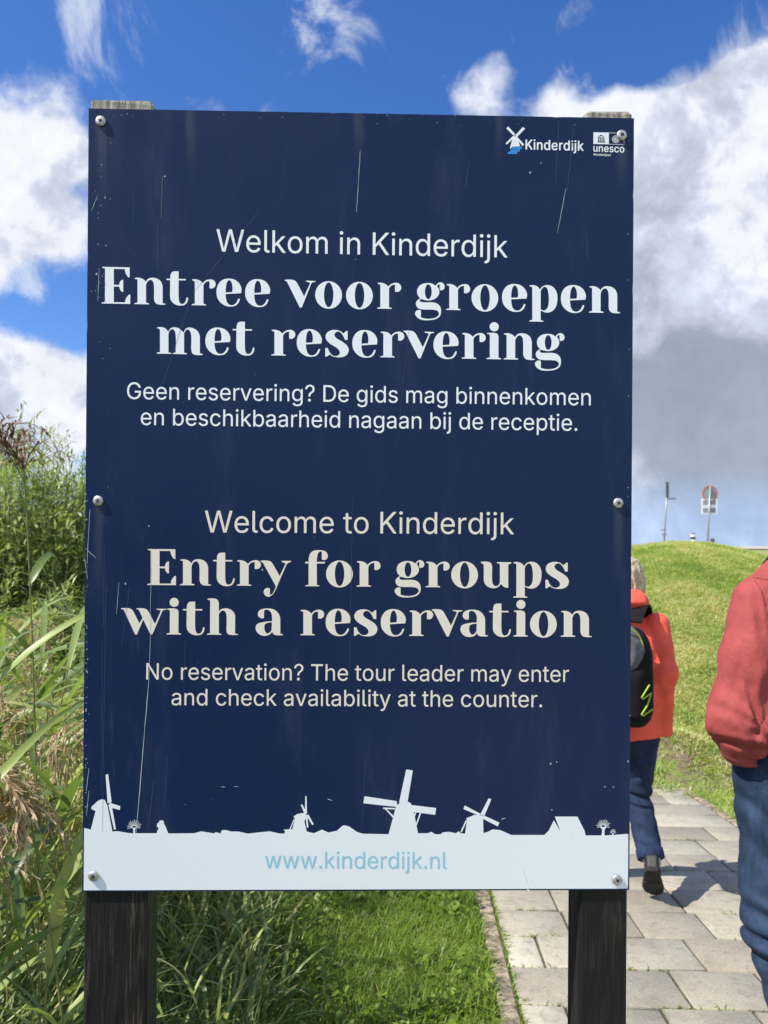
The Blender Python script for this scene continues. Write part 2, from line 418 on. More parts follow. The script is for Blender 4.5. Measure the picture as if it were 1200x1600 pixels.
# ------------------------------------------------------------------ information sign
SM = np.array([[0.99975011, 0.00711555, 0.02119156], [0.02147513, -0.04247232, -0.99886682], [-0.00620743, 0.99907231, -0.04261451]])
SC = np.array([-0.03600915, 1.18096509, 1.46979385])
PWD, PHT = 0.841, 1.1977
def S(px, py):                           # photo pixel -> panel coordinates (metres, u right, v up)
    d = ray(px, py); n = SM[:, 2]; t = ((SC - CAM) @ n) / (d @ n); q = SM.T @ (CAM + d * t - SC); return q[0], q[1]
SROOT = np.array([-0.036, 1.26, float(zg(-0.036, 1.26))])
def sign_part(mb, name, mats, parent, smooth=False):
    mb.xf(SM, SC); return mb.build(name, mats, parent, SROOT, smooth)
sign = thing('information_sign', 'large navy blue welcome sign with white and beige lettering on two dark wooden posts', 'sign', SROOT)

m_navy, N, b = mat('navy_print')
co = N.n('ShaderNodeTexCoord').outputs['Object']
sx = N.n('ShaderNodeSeparateXYZ', i_0=co)
scf = N.noise(N.vm('MULTIPLY', co, (60, 60, 5)), 1.0, 6, 0.7); scr = N.noise(co, 55, 5, 0.75); big = N.noise(co, 3.0, 4, 0.6)
lft = N.mr(sx.outputs[0], -0.22, -0.40, 0.25, 1.0)
scuff = N.math('MULTIPLY', N.math('MULTIPLY', N.mr(scf, 0.60, 0.80), N.mr(big, 0.42, 0.62)), N.math('MULTIPLY', lft, 0.20))
speck = N.math('MULTIPLY', N.math('MULTIPLY', N.mr(scr, 0.70, 0.80), N.mr(big, 0.45, 0.65)), N.math('MULTIPLY', lft, 0.35))
col = N.mix(N.math('MAXIMUM', scuff, speck, clamp=True), (0.0075, 0.0195, 0.066, 1), (0.32, 0.36, 0.42, 1))
gr_ = None; wob = N.math('MULTIPLY', N.math('SUBTRACT', N.noise(N.vm('MULTIPLY', co, (30, 30, 9)), 1.0, 4, 0.6), 0.5), 0.022)
for (px, py, ln) in ((158, 190, .16), (971, 212, .10), (154, 782.5, .20), (965.5, 786, .14), (560, 168, .10), (300, 168, .14), (780, 172, .09)):
    u0, v0 = S(px, py); q0 = SM @ np.array([u0, v0, 0]) + SC - SROOT
    dx = N.math('ABSOLUTE', N.math('ADD', N.math('SUBTRACT', sx.outputs[0], float(q0[0])), wob)); dz = N.math('SUBTRACT', float(q0[2]), sx.outputs[2])
    g = N.math('MULTIPLY', N.mr(dx, 0.011, 0.002), N.math('MULTIPLY', N.mr(dz, -0.012, 0.004), N.mr(dz, ln, 0.01))); gr_ = g if gr_ is None else N.math('MAXIMUM', gr_, g)
col = N.mix(N.math('MULTIPLY', gr_, 0.13), col, (0.20, 0.21, 0.20, 1))
dirt = N.math('MULTIPLY', N.mr(N.noise(N.vm('MULTIPLY', co, (14, 14, 3.0)), 1.0, 7, 0.7), 0.50, 0.80), 0.06)
col = N.mix(dirt, col, (0.30, 0.31, 0.31, 1))
N.put(b.inputs['Base Color'], col)
N.put(b.inputs['Roughness'], N.mr(N.noise(co, 9, 5, 0.6), 0.3, 0.7, 0.26, 0.38)); b.inputs['Specular IOR Level'].default_value = 0.22
N.put(b.inputs['Normal'], N.n('ShaderNodeBump', i_Strength=0.03, i_Distance=0.01, i_Height=N.noise(co, 6, 2, 0.5)).outputs[0])

def printmat(name, c, rough=0.34):
    m, N, b = mat(name); co = N.n('ShaderNodeTexCoord').outputs['Object']
    f = N.noise(N.vm('MULTIPLY', co, (40, 40, 6)), 1.0, 6, 0.7)
    d = tuple(v * 0.80 for v in c[:3]) + (1,)
    N.put(b.inputs['Base Color'], N.mix(N.mr(f, 0.62, 0.85), tuple(c[:3]) + (1,), d)); b.inputs['Roughness'].default_value = rough; return m
m_white = printmat('white_print', (0.86, 0.88, 0.88)); m_beige = printmat('beige_print', (0.80, 0.735, 0.62))
m_strip = printmat('pale_strip_print', (0.80, 0.835, 0.845)); m_url = printmat('teal_print', (0.31, 0.585, 0.69))
m_bluep = printmat('bright_blue_print', (0.03, 0.24, 0.66))
m_edge = simple('panel_edge', (0.62, 0.62, 0.60), 0.6, 0.2, 40)
m_scr = simple('scratch_white', (0.42, 0.46, 0.50), 0.7)
m_glue = simple('bright_crackle', (0.90, 0.91, 0.91), 0.3)
m_scr2 = simple('scratch_faint', (0.055, 0.075, 0.125), 0.6)

mb = MB(); hw, hh = PWD / 2, PHT / 2
fr = [(-hw, -hh), (hw, -hh), (hw, hh), (-hw, hh)]; e = 0.0008
# outline with small nicks along the edges
def nick(a, c, n, amp):
    out = []
    for k in range(n):
        t = k / n; p = np.array(a) * (1 - t) + np.array(c) * t
        out.append((p, random.random() < 0.05 and k > 0))
    return out
ring = []
for (a, c) in zip(fr, fr[1:] + fr[:1]):
    nrm = np.array([-(c[1] - a[1]), c[0] - a[0]]); nrm = nrm / np.linalg.norm(nrm)
    for p, nk in nick(a, c, 90, 0):
        ring.append(p + nrm * (random.uniform(0.0004, 0.0009) if nk else random.uniform(0, 0.0001)))
n = len(ring)
vf = [(p[0], p[1], 0.0) for p in ring]; vb = [(np.clip(p[0], -hw + .0002, hw - .0002) if False else p[0], p[1], -0.004) for p in ring]
mb.add(vf, [tuple(range(n))], 0); mb.add(vb, [tuple(range(n))[::-1]], 1)
mb.add(vf + vb, [(n + k, n + (k + 1) % n, (k + 1) % n, k) for k in range(n)], 1)
panel = sign_part(mb, 'panel', [m_navy, m_edge], sign)

def tess(loops):
    """fill closed 2D loops (outers with their holes) -> verts, tris"""
    def area(p): return 0.5 * sum(p[i][0] * p[(i + 1) % len(p)][1] - p[(i + 1) % len(p)][0] * p[i][1] for i in range(len(p)))
    def inside(pt, p):
        c = False
        for i in range(len(p)):
            (x1, y1), (x2, y2) = p[i], p[i - 1]
            if (y1 > pt[1]) != (y2 > pt[1]) and pt[0] < (x2 - x1) * (pt[1] - y1) / (y2 - y1) + x1: c = not c
        return c
    order = sorted(range(len(loops)), key=lambda i: -abs(area(loops[i]))); groups = []
    for i in order:
        for g in groups:
            if inside(loops[i][0], loops[g[0]]): g.append(i); break
        else: groups.append([i])
    V, F = [], []
    for g in groups:
        o = len(V); ls = [[Vector((x, y, 0)) for x, y in loops[i]] for i in g]
        for t in tessellate_polygon(ls): F.append(tuple(o + q for q in t))
        for i in g: V += [tuple(p) for p in loops[i]]
    return V, F
def upward(V, F):
    out = []
    for f in F:
        (ax, ay), (bx, by), (cx, cy) = V[f[0]], V[f[1]], V[f[2]]
        out.append(f if (bx - ax) * (cy - ay) - (by - ay) * (cx - ax) > 0 else f[::-1])
    return out
def flat(mb, loops, z, mi=0):
    V, F = tess(loops); F = upward(V, F); mb.add([(x, y, z) for x, y in V], F, mi)

ZT = 0.00022
FONT = json.loads(r'''{"R":{" ":[369,[]],".":[369,[[171,-8,194,-10,239,6,260,28,276,63,276,98,265,128,239,154,204,170,169,169,127,148,105,118,96,88,98,68,109,36,143,3]]],"?":[705,[[308,-8,331,-10,371,5,397,33,413,78,401,123,386,143,361,162,331,170,306,169,269,153,243,123,233,98,234,58,249,28,271,6],[262,298,366,296,376,300,385,379,410,439,446,476,538,539,579,579,598,604,618,644,633,695,639,750,634,800,617,855,603,885,571,928,531,961,476,991,426,1006,386,1013,311,1012,255,1001,190,976,130,932,104,900,79,860,59,795,53,755,60,743,175,743,182,750,183,775,194,810,220,852,266,889,331,908,366,908,401,901,446,881,478,855,507,805,514,775,513,730,502,690,487,659,446,612,328,529,287,474,275,444,263,394,258,333]]],"D":[987,[[121,1,460,-1,546,9,611,25,671,50,738,91,801,154,832,197,867,267,883,312,904,412,909,523,899,623,877,708,842,789,791,861,756,896,711,930,631,970,521,996,465,1002,129,1002,119,997,117,11],[255,115,247,127,248,879,260,886,485,886,581,865,661,820,703,778,748,703,767,648,784,558,784,448,772,377,747,297,712,237,683,202,621,156,576,136,480,114]]],"G":[1023,[[494,-12,552,-15,652,2,732,32,818,91,864,143,909,223,929,289,940,364,940,489,933,501,567,502,557,497,554,489,554,404,562,392,803,391,814,384,810,329,793,274,768,223,717,166,662,132,607,112,572,106,482,106,406,127,366,147,321,181,265,249,235,309,220,354,209,409,203,454,203,544,209,590,220,645,255,735,309,810,346,841,411,876,472,892,527,898,577,892,622,881,657,867,697,841,745,795,763,770,804,690,918,687,929,695,924,725,899,790,859,855,823,897,752,952,692,982,607,1007,562,1013,482,1013,441,1008,351,982,271,937,213,885,150,800,125,750,93,650,78,529,83,409,100,324,137,223,186,147,231,96,306,42,356,17,401,2]]],"K":[917,[[121,1,235,-1,245,3,249,332,327,417,390,475,731,2,741,-1,874,1,876,6,868,21,494,543,482,568,526,620,856,972,869,989,871,999,726,1002,711,996,390,650,250,487,244,488,242,503,242,603,247,628,246,994,235,1002,129,1002,119,997,117,11]]],"N":[1029,[[121,1,235,-1,245,3,247,11,247,618,242,643,242,753,237,778,240,828,250,821,364,623,758,6,771,-1,897,-1,907,3,909,989,905,999,796,1002,788,999,784,989,786,177,776,184,692,332,270,995,255,1002,129,1002,119,997,117,11]]],"T":[882,[[381,1,490,-1,500,3,502,11,503,879,515,886,811,887,818,899,818,989,811,1001,74,1002,62,994,61,899,69,887,365,886,376,879,377,11]]],"W":[1349,[[309,1,440,-1,455,6,621,618,670,829,675,832,709,683,894,6,906,-1,1031,-1,1041,3,1308,969,1313,989,1310,999,1197,1002,1185,994,1050,478,977,167,971,146,966,145,917,352,747,994,735,1002,605,998,589,954,439,382,386,152,379,144,374,152,345,287,165,989,159,998,149,1002,38,999,35,989,43,959,298,21]]],"a":[765,[[284,-16,337,-18,377,-12,427,4,477,32,537,98,545,90,545,15,549,4,648,2,659,9,660,541,655,571,638,621,608,669,582,694,547,718,502,738,427,754,337,754,277,743,231,728,176,698,134,661,110,631,85,581,91,570,191,541,199,546,235,596,262,617,292,633,342,648,417,649,447,642,482,627,507,607,528,576,539,541,540,491,527,465,482,449,312,428,201,402,156,382,126,363,90,325,70,285,59,230,59,195,65,155,95,85,126,47,176,13,231,-6],[322,89,287,94,241,108,210,130,195,150,185,170,179,210,189,250,201,272,231,296,277,316,322,327,447,343,532,365,537,363,539,240,524,195,497,154,462,124,432,107,382,93]]],"b":[834,[[423,-15,466,-17,506,-12,536,-6,586,14,656,63,712,136,752,236,769,356,764,446,747,522,707,612,683,647,641,690,581,729,516,749,486,755,415,755,360,743,300,709,268,677,235,633,225,634,221,993,210,1001,110,1000,102,988,103,5,115,-2,218,0,222,10,222,100,230,111,239,105,265,68,310,24,355,-1],[395,94,360,105,314,131,283,161,259,196,234,261,223,321,222,416,229,461,249,527,288,587,314,612,350,633,385,644,446,650,486,643,526,628,563,602,597,562,622,512,638,456,644,421,644,326,622,231,597,181,558,136,526,114,491,99,461,93]]],"c":[778,[[377,-15,424,-17,469,-12,530,4,575,24,626,60,652,85,681,126,711,191,709,201,695,207,605,228,595,218,581,186,552,146,510,114,444,93,374,93,319,109,274,138,238,181,217,221,203,261,191,321,191,416,197,451,228,542,252,577,289,613,314,628,354,643,424,649,480,638,536,607,576,562,593,522,600,517,695,540,706,547,701,572,676,622,611,692,570,718,535,733,444,755,369,755,309,743,239,713,176,667,143,627,102,557,77,477,66,396,66,336,82,241,108,171,154,99,194,58,244,24,299,-1]]],"d":[834,[[357,-15,404,-17,444,-11,490,4,537,35,605,111,612,100,612,10,617,0,720,-2,732,5,733,988,725,1000,625,1001,613,993,610,634,600,633,567,677,535,709,485,739,424,754,344,754,294,743,254,728,199,694,148,642,97,552,82,507,71,451,66,346,77,256,107,166,122,136,166,75,209,39,249,14,284,-1],[364,94,329,105,283,131,249,164,223,206,203,261,192,316,191,426,218,527,248,577,266,597,319,633,354,644,414,650,454,643,505,623,550,584,576,547,601,482,607,451,612,416,612,331,591,231,566,181,530,138,505,119,459,99,429,93]]],"e":[794,[[382,-15,434,-17,485,-12,545,4,590,24,636,55,667,85,704,141,712,176,705,181,605,204,567,151,541,126,515,110,454,93,379,93,349,99,309,114,284,129,257,151,233,181,218,206,198,261,191,296,194,329,204,334,715,334,723,336,728,346,728,441,721,487,701,557,661,632,632,667,580,708,500,743,439,755,364,755,309,743,254,723,179,670,143,627,102,557,77,477,66,391,71,291,87,221,112,161,149,104,199,53,244,24,304,-1],[199,435,192,441,192,461,208,517,223,547,252,587,289,618,319,633,384,650,429,649,475,638,505,624,540,597,571,557,586,527,607,446,605,438,595,434]]],"f":[499,[[161,1,265,-1,275,3,277,11,278,633,290,641,435,641,443,643,448,653,448,733,443,743,290,746,280,750,277,834,284,869,305,906,335,925,365,931,445,926,474,1014,473,1024,460,1030,405,1041,345,1042,310,1035,255,1015,205,976,173,929,157,864,154,750,144,746,24,746,12,738,11,653,16,643,144,641,156,633,157,11]]],"g":[836,[[367,-295,429,-297,480,-292,550,-276,585,-261,630,-236,665,-207,696,-164,716,-124,733,-44,733,733,725,745,630,746,620,741,617,638,610,627,535,710,485,739,414,756,354,755,299,744,229,714,184,681,137,628,97,553,76,483,66,407,71,297,87,227,117,162,151,111,184,79,224,50,279,25,354,9,414,9,469,20,515,40,567,86,600,128,611,126,612,-34,606,-69,585,-116,535,-161,490,-180,434,-191,379,-192,339,-185,319,-180,269,-155,239,-130,204,-87,194,-84,105,-134,107,-149,126,-179,174,-227,209,-251,264,-276,299,-286],[394,115,334,126,299,140,264,169,228,212,203,272,192,322,191,427,198,467,218,528,261,593,294,619,324,634,359,645,404,651,469,639,505,624,552,583,571,558,591,518,607,462,612,427,612,327,596,252,571,202,540,164,485,131,449,119]]],"h":[806,[[106,1,210,-1,221,6,222,463,234,523,259,573,295,610,325,629,385,646,446,645,496,629,536,600,561,563,577,518,583,473,584,6,596,-1,691,-1,701,3,704,11,704,488,693,563,678,613,656,655,611,704,561,734,516,749,476,756,415,755,340,735,290,705,253,668,230,634,225,633,222,989,218,999,210,1002,115,1002,106,999,102,989,102,11]]],"i":[328,[[109,1,213,-1,223,3,225,11,225,733,221,743,213,746,118,746,109,743,105,733,105,11],[140,874,178,871,198,877,228,896,244,924,249,949,239,984,218,1011,193,1025,163,1031,138,1025,110,1009,86,979,80,949,91,914,107,892]]],"j":[328,[[-16,-279,22,-282,62,-276,102,-265,142,-245,177,-211,193,-189,208,-159,218,-124,225,-79,225,734,217,745,117,746,106,739,104,-74,93,-119,73,-149,42,-165,-18,-176,-21,-269],[140,874,177,872,197,878,227,897,243,924,247,949,239,984,217,1012,192,1025,137,1025,110,1009,86,979,80,944,87,919,112,887]]],"k":[748,[[106,1,210,-1,220,3,223,267,230,279,285,335,300,344,317,332,576,4,591,-1,711,-1,721,0,725,6,400,422,403,432,458,493,676,711,694,733,696,743,560,743,245,425,235,417,227,417,222,427,222,989,218,999,210,1002,115,1002,106,999,102,989,102,11]]],"l":[372,[[247,-3,290,-6,335,1,350,8,352,22,335,97,325,104,270,104,250,111,234,127,223,172,221,994,210,1002,115,1002,106,999,102,989,103,147,114,92,145,39,200,6]]],"m":[1199,[[106,1,210,-1,221,6,222,483,229,523,244,563,275,605,330,639,380,651,436,645,467,633,501,608,523,578,532,558,538,528,538,11,543,1,646,-1,658,6,659,503,665,538,690,588,720,618,756,639,812,651,872,644,917,624,949,593,963,568,975,523,976,6,987,-1,1091,1,1095,11,1095,533,1078,613,1048,668,1027,695,972,734,907,755,847,760,782,749,739,733,706,714,671,686,631,626,621,621,586,685,541,729,481,754,426,761,365,749,310,724,260,681,235,641,225,633,222,733,218,743,106,743,102,733,102,11]]],"n":[805,[[106,1,210,-1,221,6,222,463,234,523,259,573,295,610,325,629,385,646,446,645,496,629,536,600,561,563,577,518,583,473,584,6,596,-1,691,-1,701,3,704,488,698,538,682,603,663,643,638,678,611,704,571,730,516,749,476,756,415,755,350,739,310,719,258,673,225,629,217,643,217,733,213,743,115,746,105,742,102,11]]],"o":[816,[[377,-15,424,-17,500,-6,575,24,635,68,675,114,707,166,731,231,748,316,748,421,741,467,716,552,681,617,622,682,570,718,505,743,444,755,369,755,309,743,239,713,176,667,143,627,102,557,77,477,66,396,66,336,82,241,108,171,154,99,194,58,244,24,299,-1],[364,94,329,105,298,120,259,153,232,191,213,231,197,286,191,321,192,421,203,477,224,534,249,573,279,604,314,628,354,643,424,649,480,638,520,618,555,589,586,547,601,517,622,441,627,406,627,326,611,251,593,206,567,166,530,128,500,110,444,93]]],"p":[834,[[106,-279,210,-282,221,-274,225,109,237,107,289,42,355,0,415,-16,486,-16,556,1,638,47,681,90,728,167,753,242,769,358,764,448,747,523,713,603,678,653,622,704,576,730,536,745,476,756,420,756,365,745,330,730,295,706,230,630,223,638,222,734,218,744,115,746,103,739,102,-269],[390,96,355,106,319,127,278,167,259,197,228,287,222,327,223,423,244,513,269,563,300,600,335,625,385,644,476,645,542,618,573,593,607,543,627,498,643,423,643,317,632,262,610,202,583,162,551,130,511,106,471,95]]],"r":[509,[[106,1,210,-1,221,6,222,478,241,548,258,573,285,600,335,629,385,641,474,638,478,648,478,743,471,755,390,755,325,737,294,718,258,683,225,636,218,643,217,733,213,743,115,746,103,738,102,11]]],"s":[717,[[324,-15,377,-17,452,-7,502,9,552,34,603,78,629,115,644,151,650,181,650,241,639,281,620,316,574,361,537,383,487,402,327,440,282,456,242,479,221,507,214,527,214,562,234,602,257,623,287,638,347,654,392,654,453,637,499,597,532,547,623,566,632,572,629,597,609,637,567,689,527,718,497,733,417,754,327,755,292,749,236,733,196,713,156,684,135,662,110,622,94,572,94,507,100,477,130,421,155,396,196,370,252,345,447,297,492,273,512,252,523,231,523,176,512,154,487,128,447,105,377,88,342,88,302,94,242,119,210,151,181,206,76,186,73,171,85,136,105,95,141,53,191,19,226,4,292,-12]]],"t":[447,[[302,-7,350,-9,390,-4,413,3,417,13,395,101,335,96,295,103,270,119,254,144,247,179,247,630,252,640,260,643,398,645,403,655,403,735,398,745,390,748,252,750,247,760,245,924,235,928,139,928,129,924,127,916,126,755,114,748,16,745,11,735,11,655,16,645,24,643,114,643,126,635,127,164,138,108,159,67,200,27,250,2]]],"u":[806,[[328,-9,375,-11,410,-6,478,16,523,46,571,105,581,111,583,11,588,1,691,-1,703,6,704,733,696,745,596,746,584,738,583,287,577,242,552,182,516,139,466,111,415,99,360,101,325,111,295,126,269,147,239,197,222,267,221,738,210,746,115,746,103,738,102,252,108,202,119,157,144,101,188,46,210,30,260,5]]],"v":[765,[[322,1,432,-1,447,6,718,713,725,733,722,744,612,746,597,738,446,322,387,132,381,129,337,272,168,738,156,746,40,743,39,733,50,703,295,61]]],"w":[1115,[[273,1,376,-1,392,6,508,407,551,583,557,590,568,568,626,337,722,6,738,-1,833,-1,843,3,1064,723,1064,743,953,746,942,738,832,347,783,152,778,152,772,172,713,412,624,738,612,746,499,743,486,713,411,442,336,150,331,151,325,167,292,312,173,738,161,746,50,743,48,733,90,593,260,31]]],"y":[765,[[148,-284,191,-287,231,-281,276,-265,316,-241,367,-184,402,-114,688,634,726,734,722,745,612,746,597,736,441,308,392,147,381,130,376,137,317,328,168,739,156,746,40,744,39,734,50,704,318,-3,287,-93,272,-124,251,-151,226,-167,201,-176,131,-171,119,-179,96,-269,116,-280]]]},"B":{"K":[957,[[108,-14,245,-16,271,-4,277,21,278,322,385,435,706,-7,731,-16,872,-16,900,-4,903,11,892,31,515,563,883,964,899,989,892,1010,716,1017,686,1006,280,564,272,583,273,999,245,1017,119,1017,94,1004,87,979,87,21,94,-4]]],"W":[1389,[[295,-14,455,-16,482,1,675,689,867,1,896,-16,1041,-16,1066,-5,1338,969,1342,994,1333,1009,1312,1017,1187,1017,1158,999,977,302,966,286,786,964,766,1010,605,1017,574,999,379,285,190,999,159,1017,38,1017,13,1007,6,989,13,959,268,21,279,-3]]],"c":[818,[[362,-30,485,-27,600,14,677,75,709,120,740,191,731,211,710,221,625,242,590,242,572,231,526,156,495,131,434,110,389,108,339,122,299,149,248,221,222,321,227,451,257,537,320,607,404,633,466,622,520,589,569,512,590,502,710,525,734,547,731,572,701,632,640,699,550,748,464,769,314,763,254,744,183,702,147,672,90,592,61,527,42,446,36,346,47,266,68,196,108,117,161,55,209,20,279,-14]]],"d":[874,[[342,-30,414,-32,480,-21,575,35,589,-5,610,-17,735,-17,761,5,763,978,756,1003,740,1014,610,1015,586,998,580,709,495,756,439,769,334,770,277,757,216,732,166,697,118,646,68,552,42,451,36,351,48,256,77,166,122,90,183,30,269,-16],[379,110,304,144,252,211,222,316,222,426,248,527,279,574,329,615,404,633,485,609,525,574,550,537,581,421,582,331,560,231,522,166,459,120,419,109]]],"e":[834,[[367,-30,500,-27,605,9,690,73,742,166,736,186,720,196,635,218,595,219,575,210,545,164,505,129,444,109,394,108,309,140,283,161,247,211,222,291,229,318,725,319,745,325,756,341,751,487,731,557,686,642,657,677,600,721,530,753,454,770,349,770,294,758,229,732,156,682,108,622,73,557,48,477,36,391,42,291,58,221,87,151,123,94,174,43,219,14,289,-16],[229,450,222,461,238,517,279,579,334,618,404,634,469,618,515,586,551,537,573,461,560,449]]],"f":[539,[[148,-14,280,-16,305,6,308,618,320,625,455,627,471,638,478,663,470,749,445,761,312,763,308,839,320,881,345,907,385,916,450,909,472,919,504,1014,496,1034,475,1045,415,1057,330,1057,230,1025,179,986,144,929,128,864,124,765,9,760,-17,738,-19,658,-7,633,14,626,114,625,126,618,127,16]]],"g":[876,[[352,-310,495,-306,600,-276,690,-217,746,-124,763,-39,763,723,756,748,740,759,610,759,591,743,580,704,530,740,464,765,349,771,284,759,209,727,159,690,106,628,68,553,48,488,36,402,42,297,77,182,108,126,151,76,237,21,344,-6,464,0,520,20,575,56,581,51,582,-34,568,-89,527,-139,485,-162,409,-177,334,-165,293,-144,229,-78,204,-69,169,-73,78,-129,77,-149,98,-184,169,-251,249,-290],[369,136,304,165,248,232,222,322,222,427,248,528,287,583,344,620,424,630,495,604,551,538,581,432,582,327,561,242,512,172,439,136]]],"i":[368,[[96,-14,228,-16,244,-9,255,11,255,728,248,749,228,760,102,760,86,753,76,733,75,16],[126,859,203,858,258,894,278,954,261,999,238,1025,203,1041,143,1045,92,1025,67,999,51,954,57,924,80,884]]],"j":[368,[[-30,-294,77,-291,162,-258,208,-214,244,-139,255,-74,255,724,248,749,232,759,102,761,76,739,74,-69,64,-114,47,-139,-28,-158,-47,-174,-50,-269],[125,859,202,859,258,894,274,929,275,964,258,1004,237,1025,202,1041,127,1041,92,1025,66,999,50,959,55,924,82,882]]],"k":[788,[[93,-14,220,-16,246,-4,252,16,253,262,295,307,556,-9,581,-16,726,-16,745,-9,753,6,433,422,701,701,723,733,721,748,691,761,561,761,536,753,270,485,255,480,252,984,245,1005,225,1016,100,1016,84,1009,73,989,72,21,79,-4]]],"l":[412,[[232,-19,350,-14,375,0,382,22,359,107,340,118,275,122,261,137,253,172,251,994,225,1016,100,1016,79,1005,72,984,73,147,86,87,120,30,180,-7]]],"n":[845,[[93,-14,220,-16,249,1,253,458,263,518,284,563,320,600,345,615,405,630,466,620,506,595,533,558,546,518,557,1,586,-16,701,-16,727,-4,734,21,728,538,714,598,688,653,636,714,576,749,491,771,405,771,350,759,255,709,241,748,220,760,105,761,79,748,72,723,72,21,79,-4]]],"o":[856,[[362,-30,439,-32,517,-20,595,12,660,58,701,105,737,166,761,231,777,311,771,467,746,552,706,627,647,692,595,728,525,756,464,769,314,763,254,744,183,702,147,672,90,592,61,527,42,446,36,346,47,266,68,196,108,117,161,55,209,20,279,-14],[379,110,319,134,258,201,227,286,222,416,243,507,277,567,334,615,409,633,495,607,527,582,560,537,591,441,597,331,575,236,535,168,480,123,429,109]]],"r":[549,[[93,-14,220,-16,249,1,253,473,261,518,285,565,340,609,400,625,481,621,501,632,508,653,508,738,491,767,350,765,255,719,240,749,220,760,100,760,76,743,72,21,79,-4]]],"s":[757,[[309,-30,442,-27,517,-6,572,22,644,90,679,181,680,236,668,281,645,326,603,368,512,414,297,471,265,492,248,517,245,562,264,597,310,627,362,639,442,618,517,533,633,550,658,565,663,582,654,607,595,697,517,746,432,769,307,769,242,755,181,729,110,672,80,622,64,572,71,477,95,426,126,389,236,331,437,279,469,261,492,232,493,176,465,141,427,118,362,104,302,114,267,130,236,161,210,211,194,221,86,207,49,191,43,171,55,136,80,85,116,43,211,-11]]],"u":[846,[[313,-24,431,-20,496,3,546,32,560,-4,581,-16,706,-16,730,1,734,723,716,757,586,761,557,743,546,242,526,192,491,150,451,126,395,114,340,126,300,151,274,187,259,227,249,743,215,761,100,760,76,743,72,257,90,152,119,91,160,39,245,-10]]]}}''')
def sans(name, text, xl, xr, yl, yr, cap_px, m, parent, set_='R', z=ZT, track=0):
    """a line of lettering: left/right ends, baseline at both ends and capital height in photo pixels"""
    G = FONT[set_]; pen = 0; items = []
    for ch in text:
        adv, loops = G[ch]; items.append((pen, loops)); pen += adv + track
    allx = [p + v for p, L in items for l in L for v in l[0::2]]; x0, x1 = min(allx), max(allx)
    (ua, va), (ub, vb) = S(xl, yl), S(xr, yr); ca = abs(S(xl, yl - cap_px)[1] - va)
    mb = MB()
    for p, L in items:
        if not L: continue
        lp = []
        for l in L:
            q = []
            for i in range(0, len(l), 2):
                t = (p + l[i] - x0) / (x1 - x0); h = l[i + 1] / 1000.0 * ca
                q.append((ua + (ub - ua) * t, va + (vb - va) * t + h))
            lp.append(q)
        flat(mb, lp, z)
    return sign_part(mb, name, m, parent)

# ---- display letters, outlined by hand (tenths of a photo pixel; c marks a corner)
def P(s):
    out = []
    for q in s.split():
        c = q.endswith('c'); x, y = q.rstrip('c').split(','); out.append((float(x), float(y), c))
    return out
def smooth_loop(pts):
    n = len(pts); cs = [i for i in range(n) if pts[i][2]]
    xy = [np.array(p[:2]) for p in pts]; out = []
    for i in range(n):
        p1, p2 = xy[i], xy[(i + 1) % n]
        if pts[i][2] and pts[(i + 1) % n][2]: out.append(p1); continue
        p0 = p1 - (p2 - p1) * 0.6 if pts[i][2] else xy[i - 1]
        p3 = p2 + (p2 - p1) * 0.6 if pts[(i + 1) % n][2] else xy[(i + 2) % n]
        if pts[i][2]: p0 = 2 * p1 - (p2 * 0.5 + (2 * p1 - p3) * 0.5) if False else p0
        d01 = np.linalg.norm(p1 - p0) ** .5 + 1e-6; d12 = np.linalg.norm(p2 - p1) ** .5 + 1e-6; d23 = np.linalg.norm(p3 - p2) ** .5 + 1e-6
        m1 = (p2 - p1 + d12 * ((p1 - p0) / d01 - (p2 - p0) / (d01 + d12))) if not pts[i][2] else None
        m2 = (p2 - p1 + d12 * ((p3 - p2) / d23 - (p3 - p1) / (d12 + d23))) if not pts[(i + 1) % n][2] else None
        if m1 is None: m1 = 1.5 * (p2 - p1) - 0.5 * m2
        if m2 is None: m2 = 1.5 * (p2 - p1) - 0.5 * m1
        for t in (0, .17, .34, .5, .67, .84):
            t2, t3 = t * t, t * t * t
            out.append((2 * t3 - 3 * t2 + 1) * p1 + (t3 - 2 * t2 + t) * m1 + (-2 * t3 + 3 * t2) * p2 + (t3 - t2) * m2)
    return out
def ell(cx, cy, rx, ry, n=40, pw=1.0):
    o = []
    for k in range(n):
        a = 2 * math.pi * k / n; c, s_ = math.cos(a), math.sin(a)
        o.append(np.array([cx + rx * math.copysign(abs(c) ** pw, c), cy + ry * math.copysign(abs(s_) ** pw, s_)]))
    return o
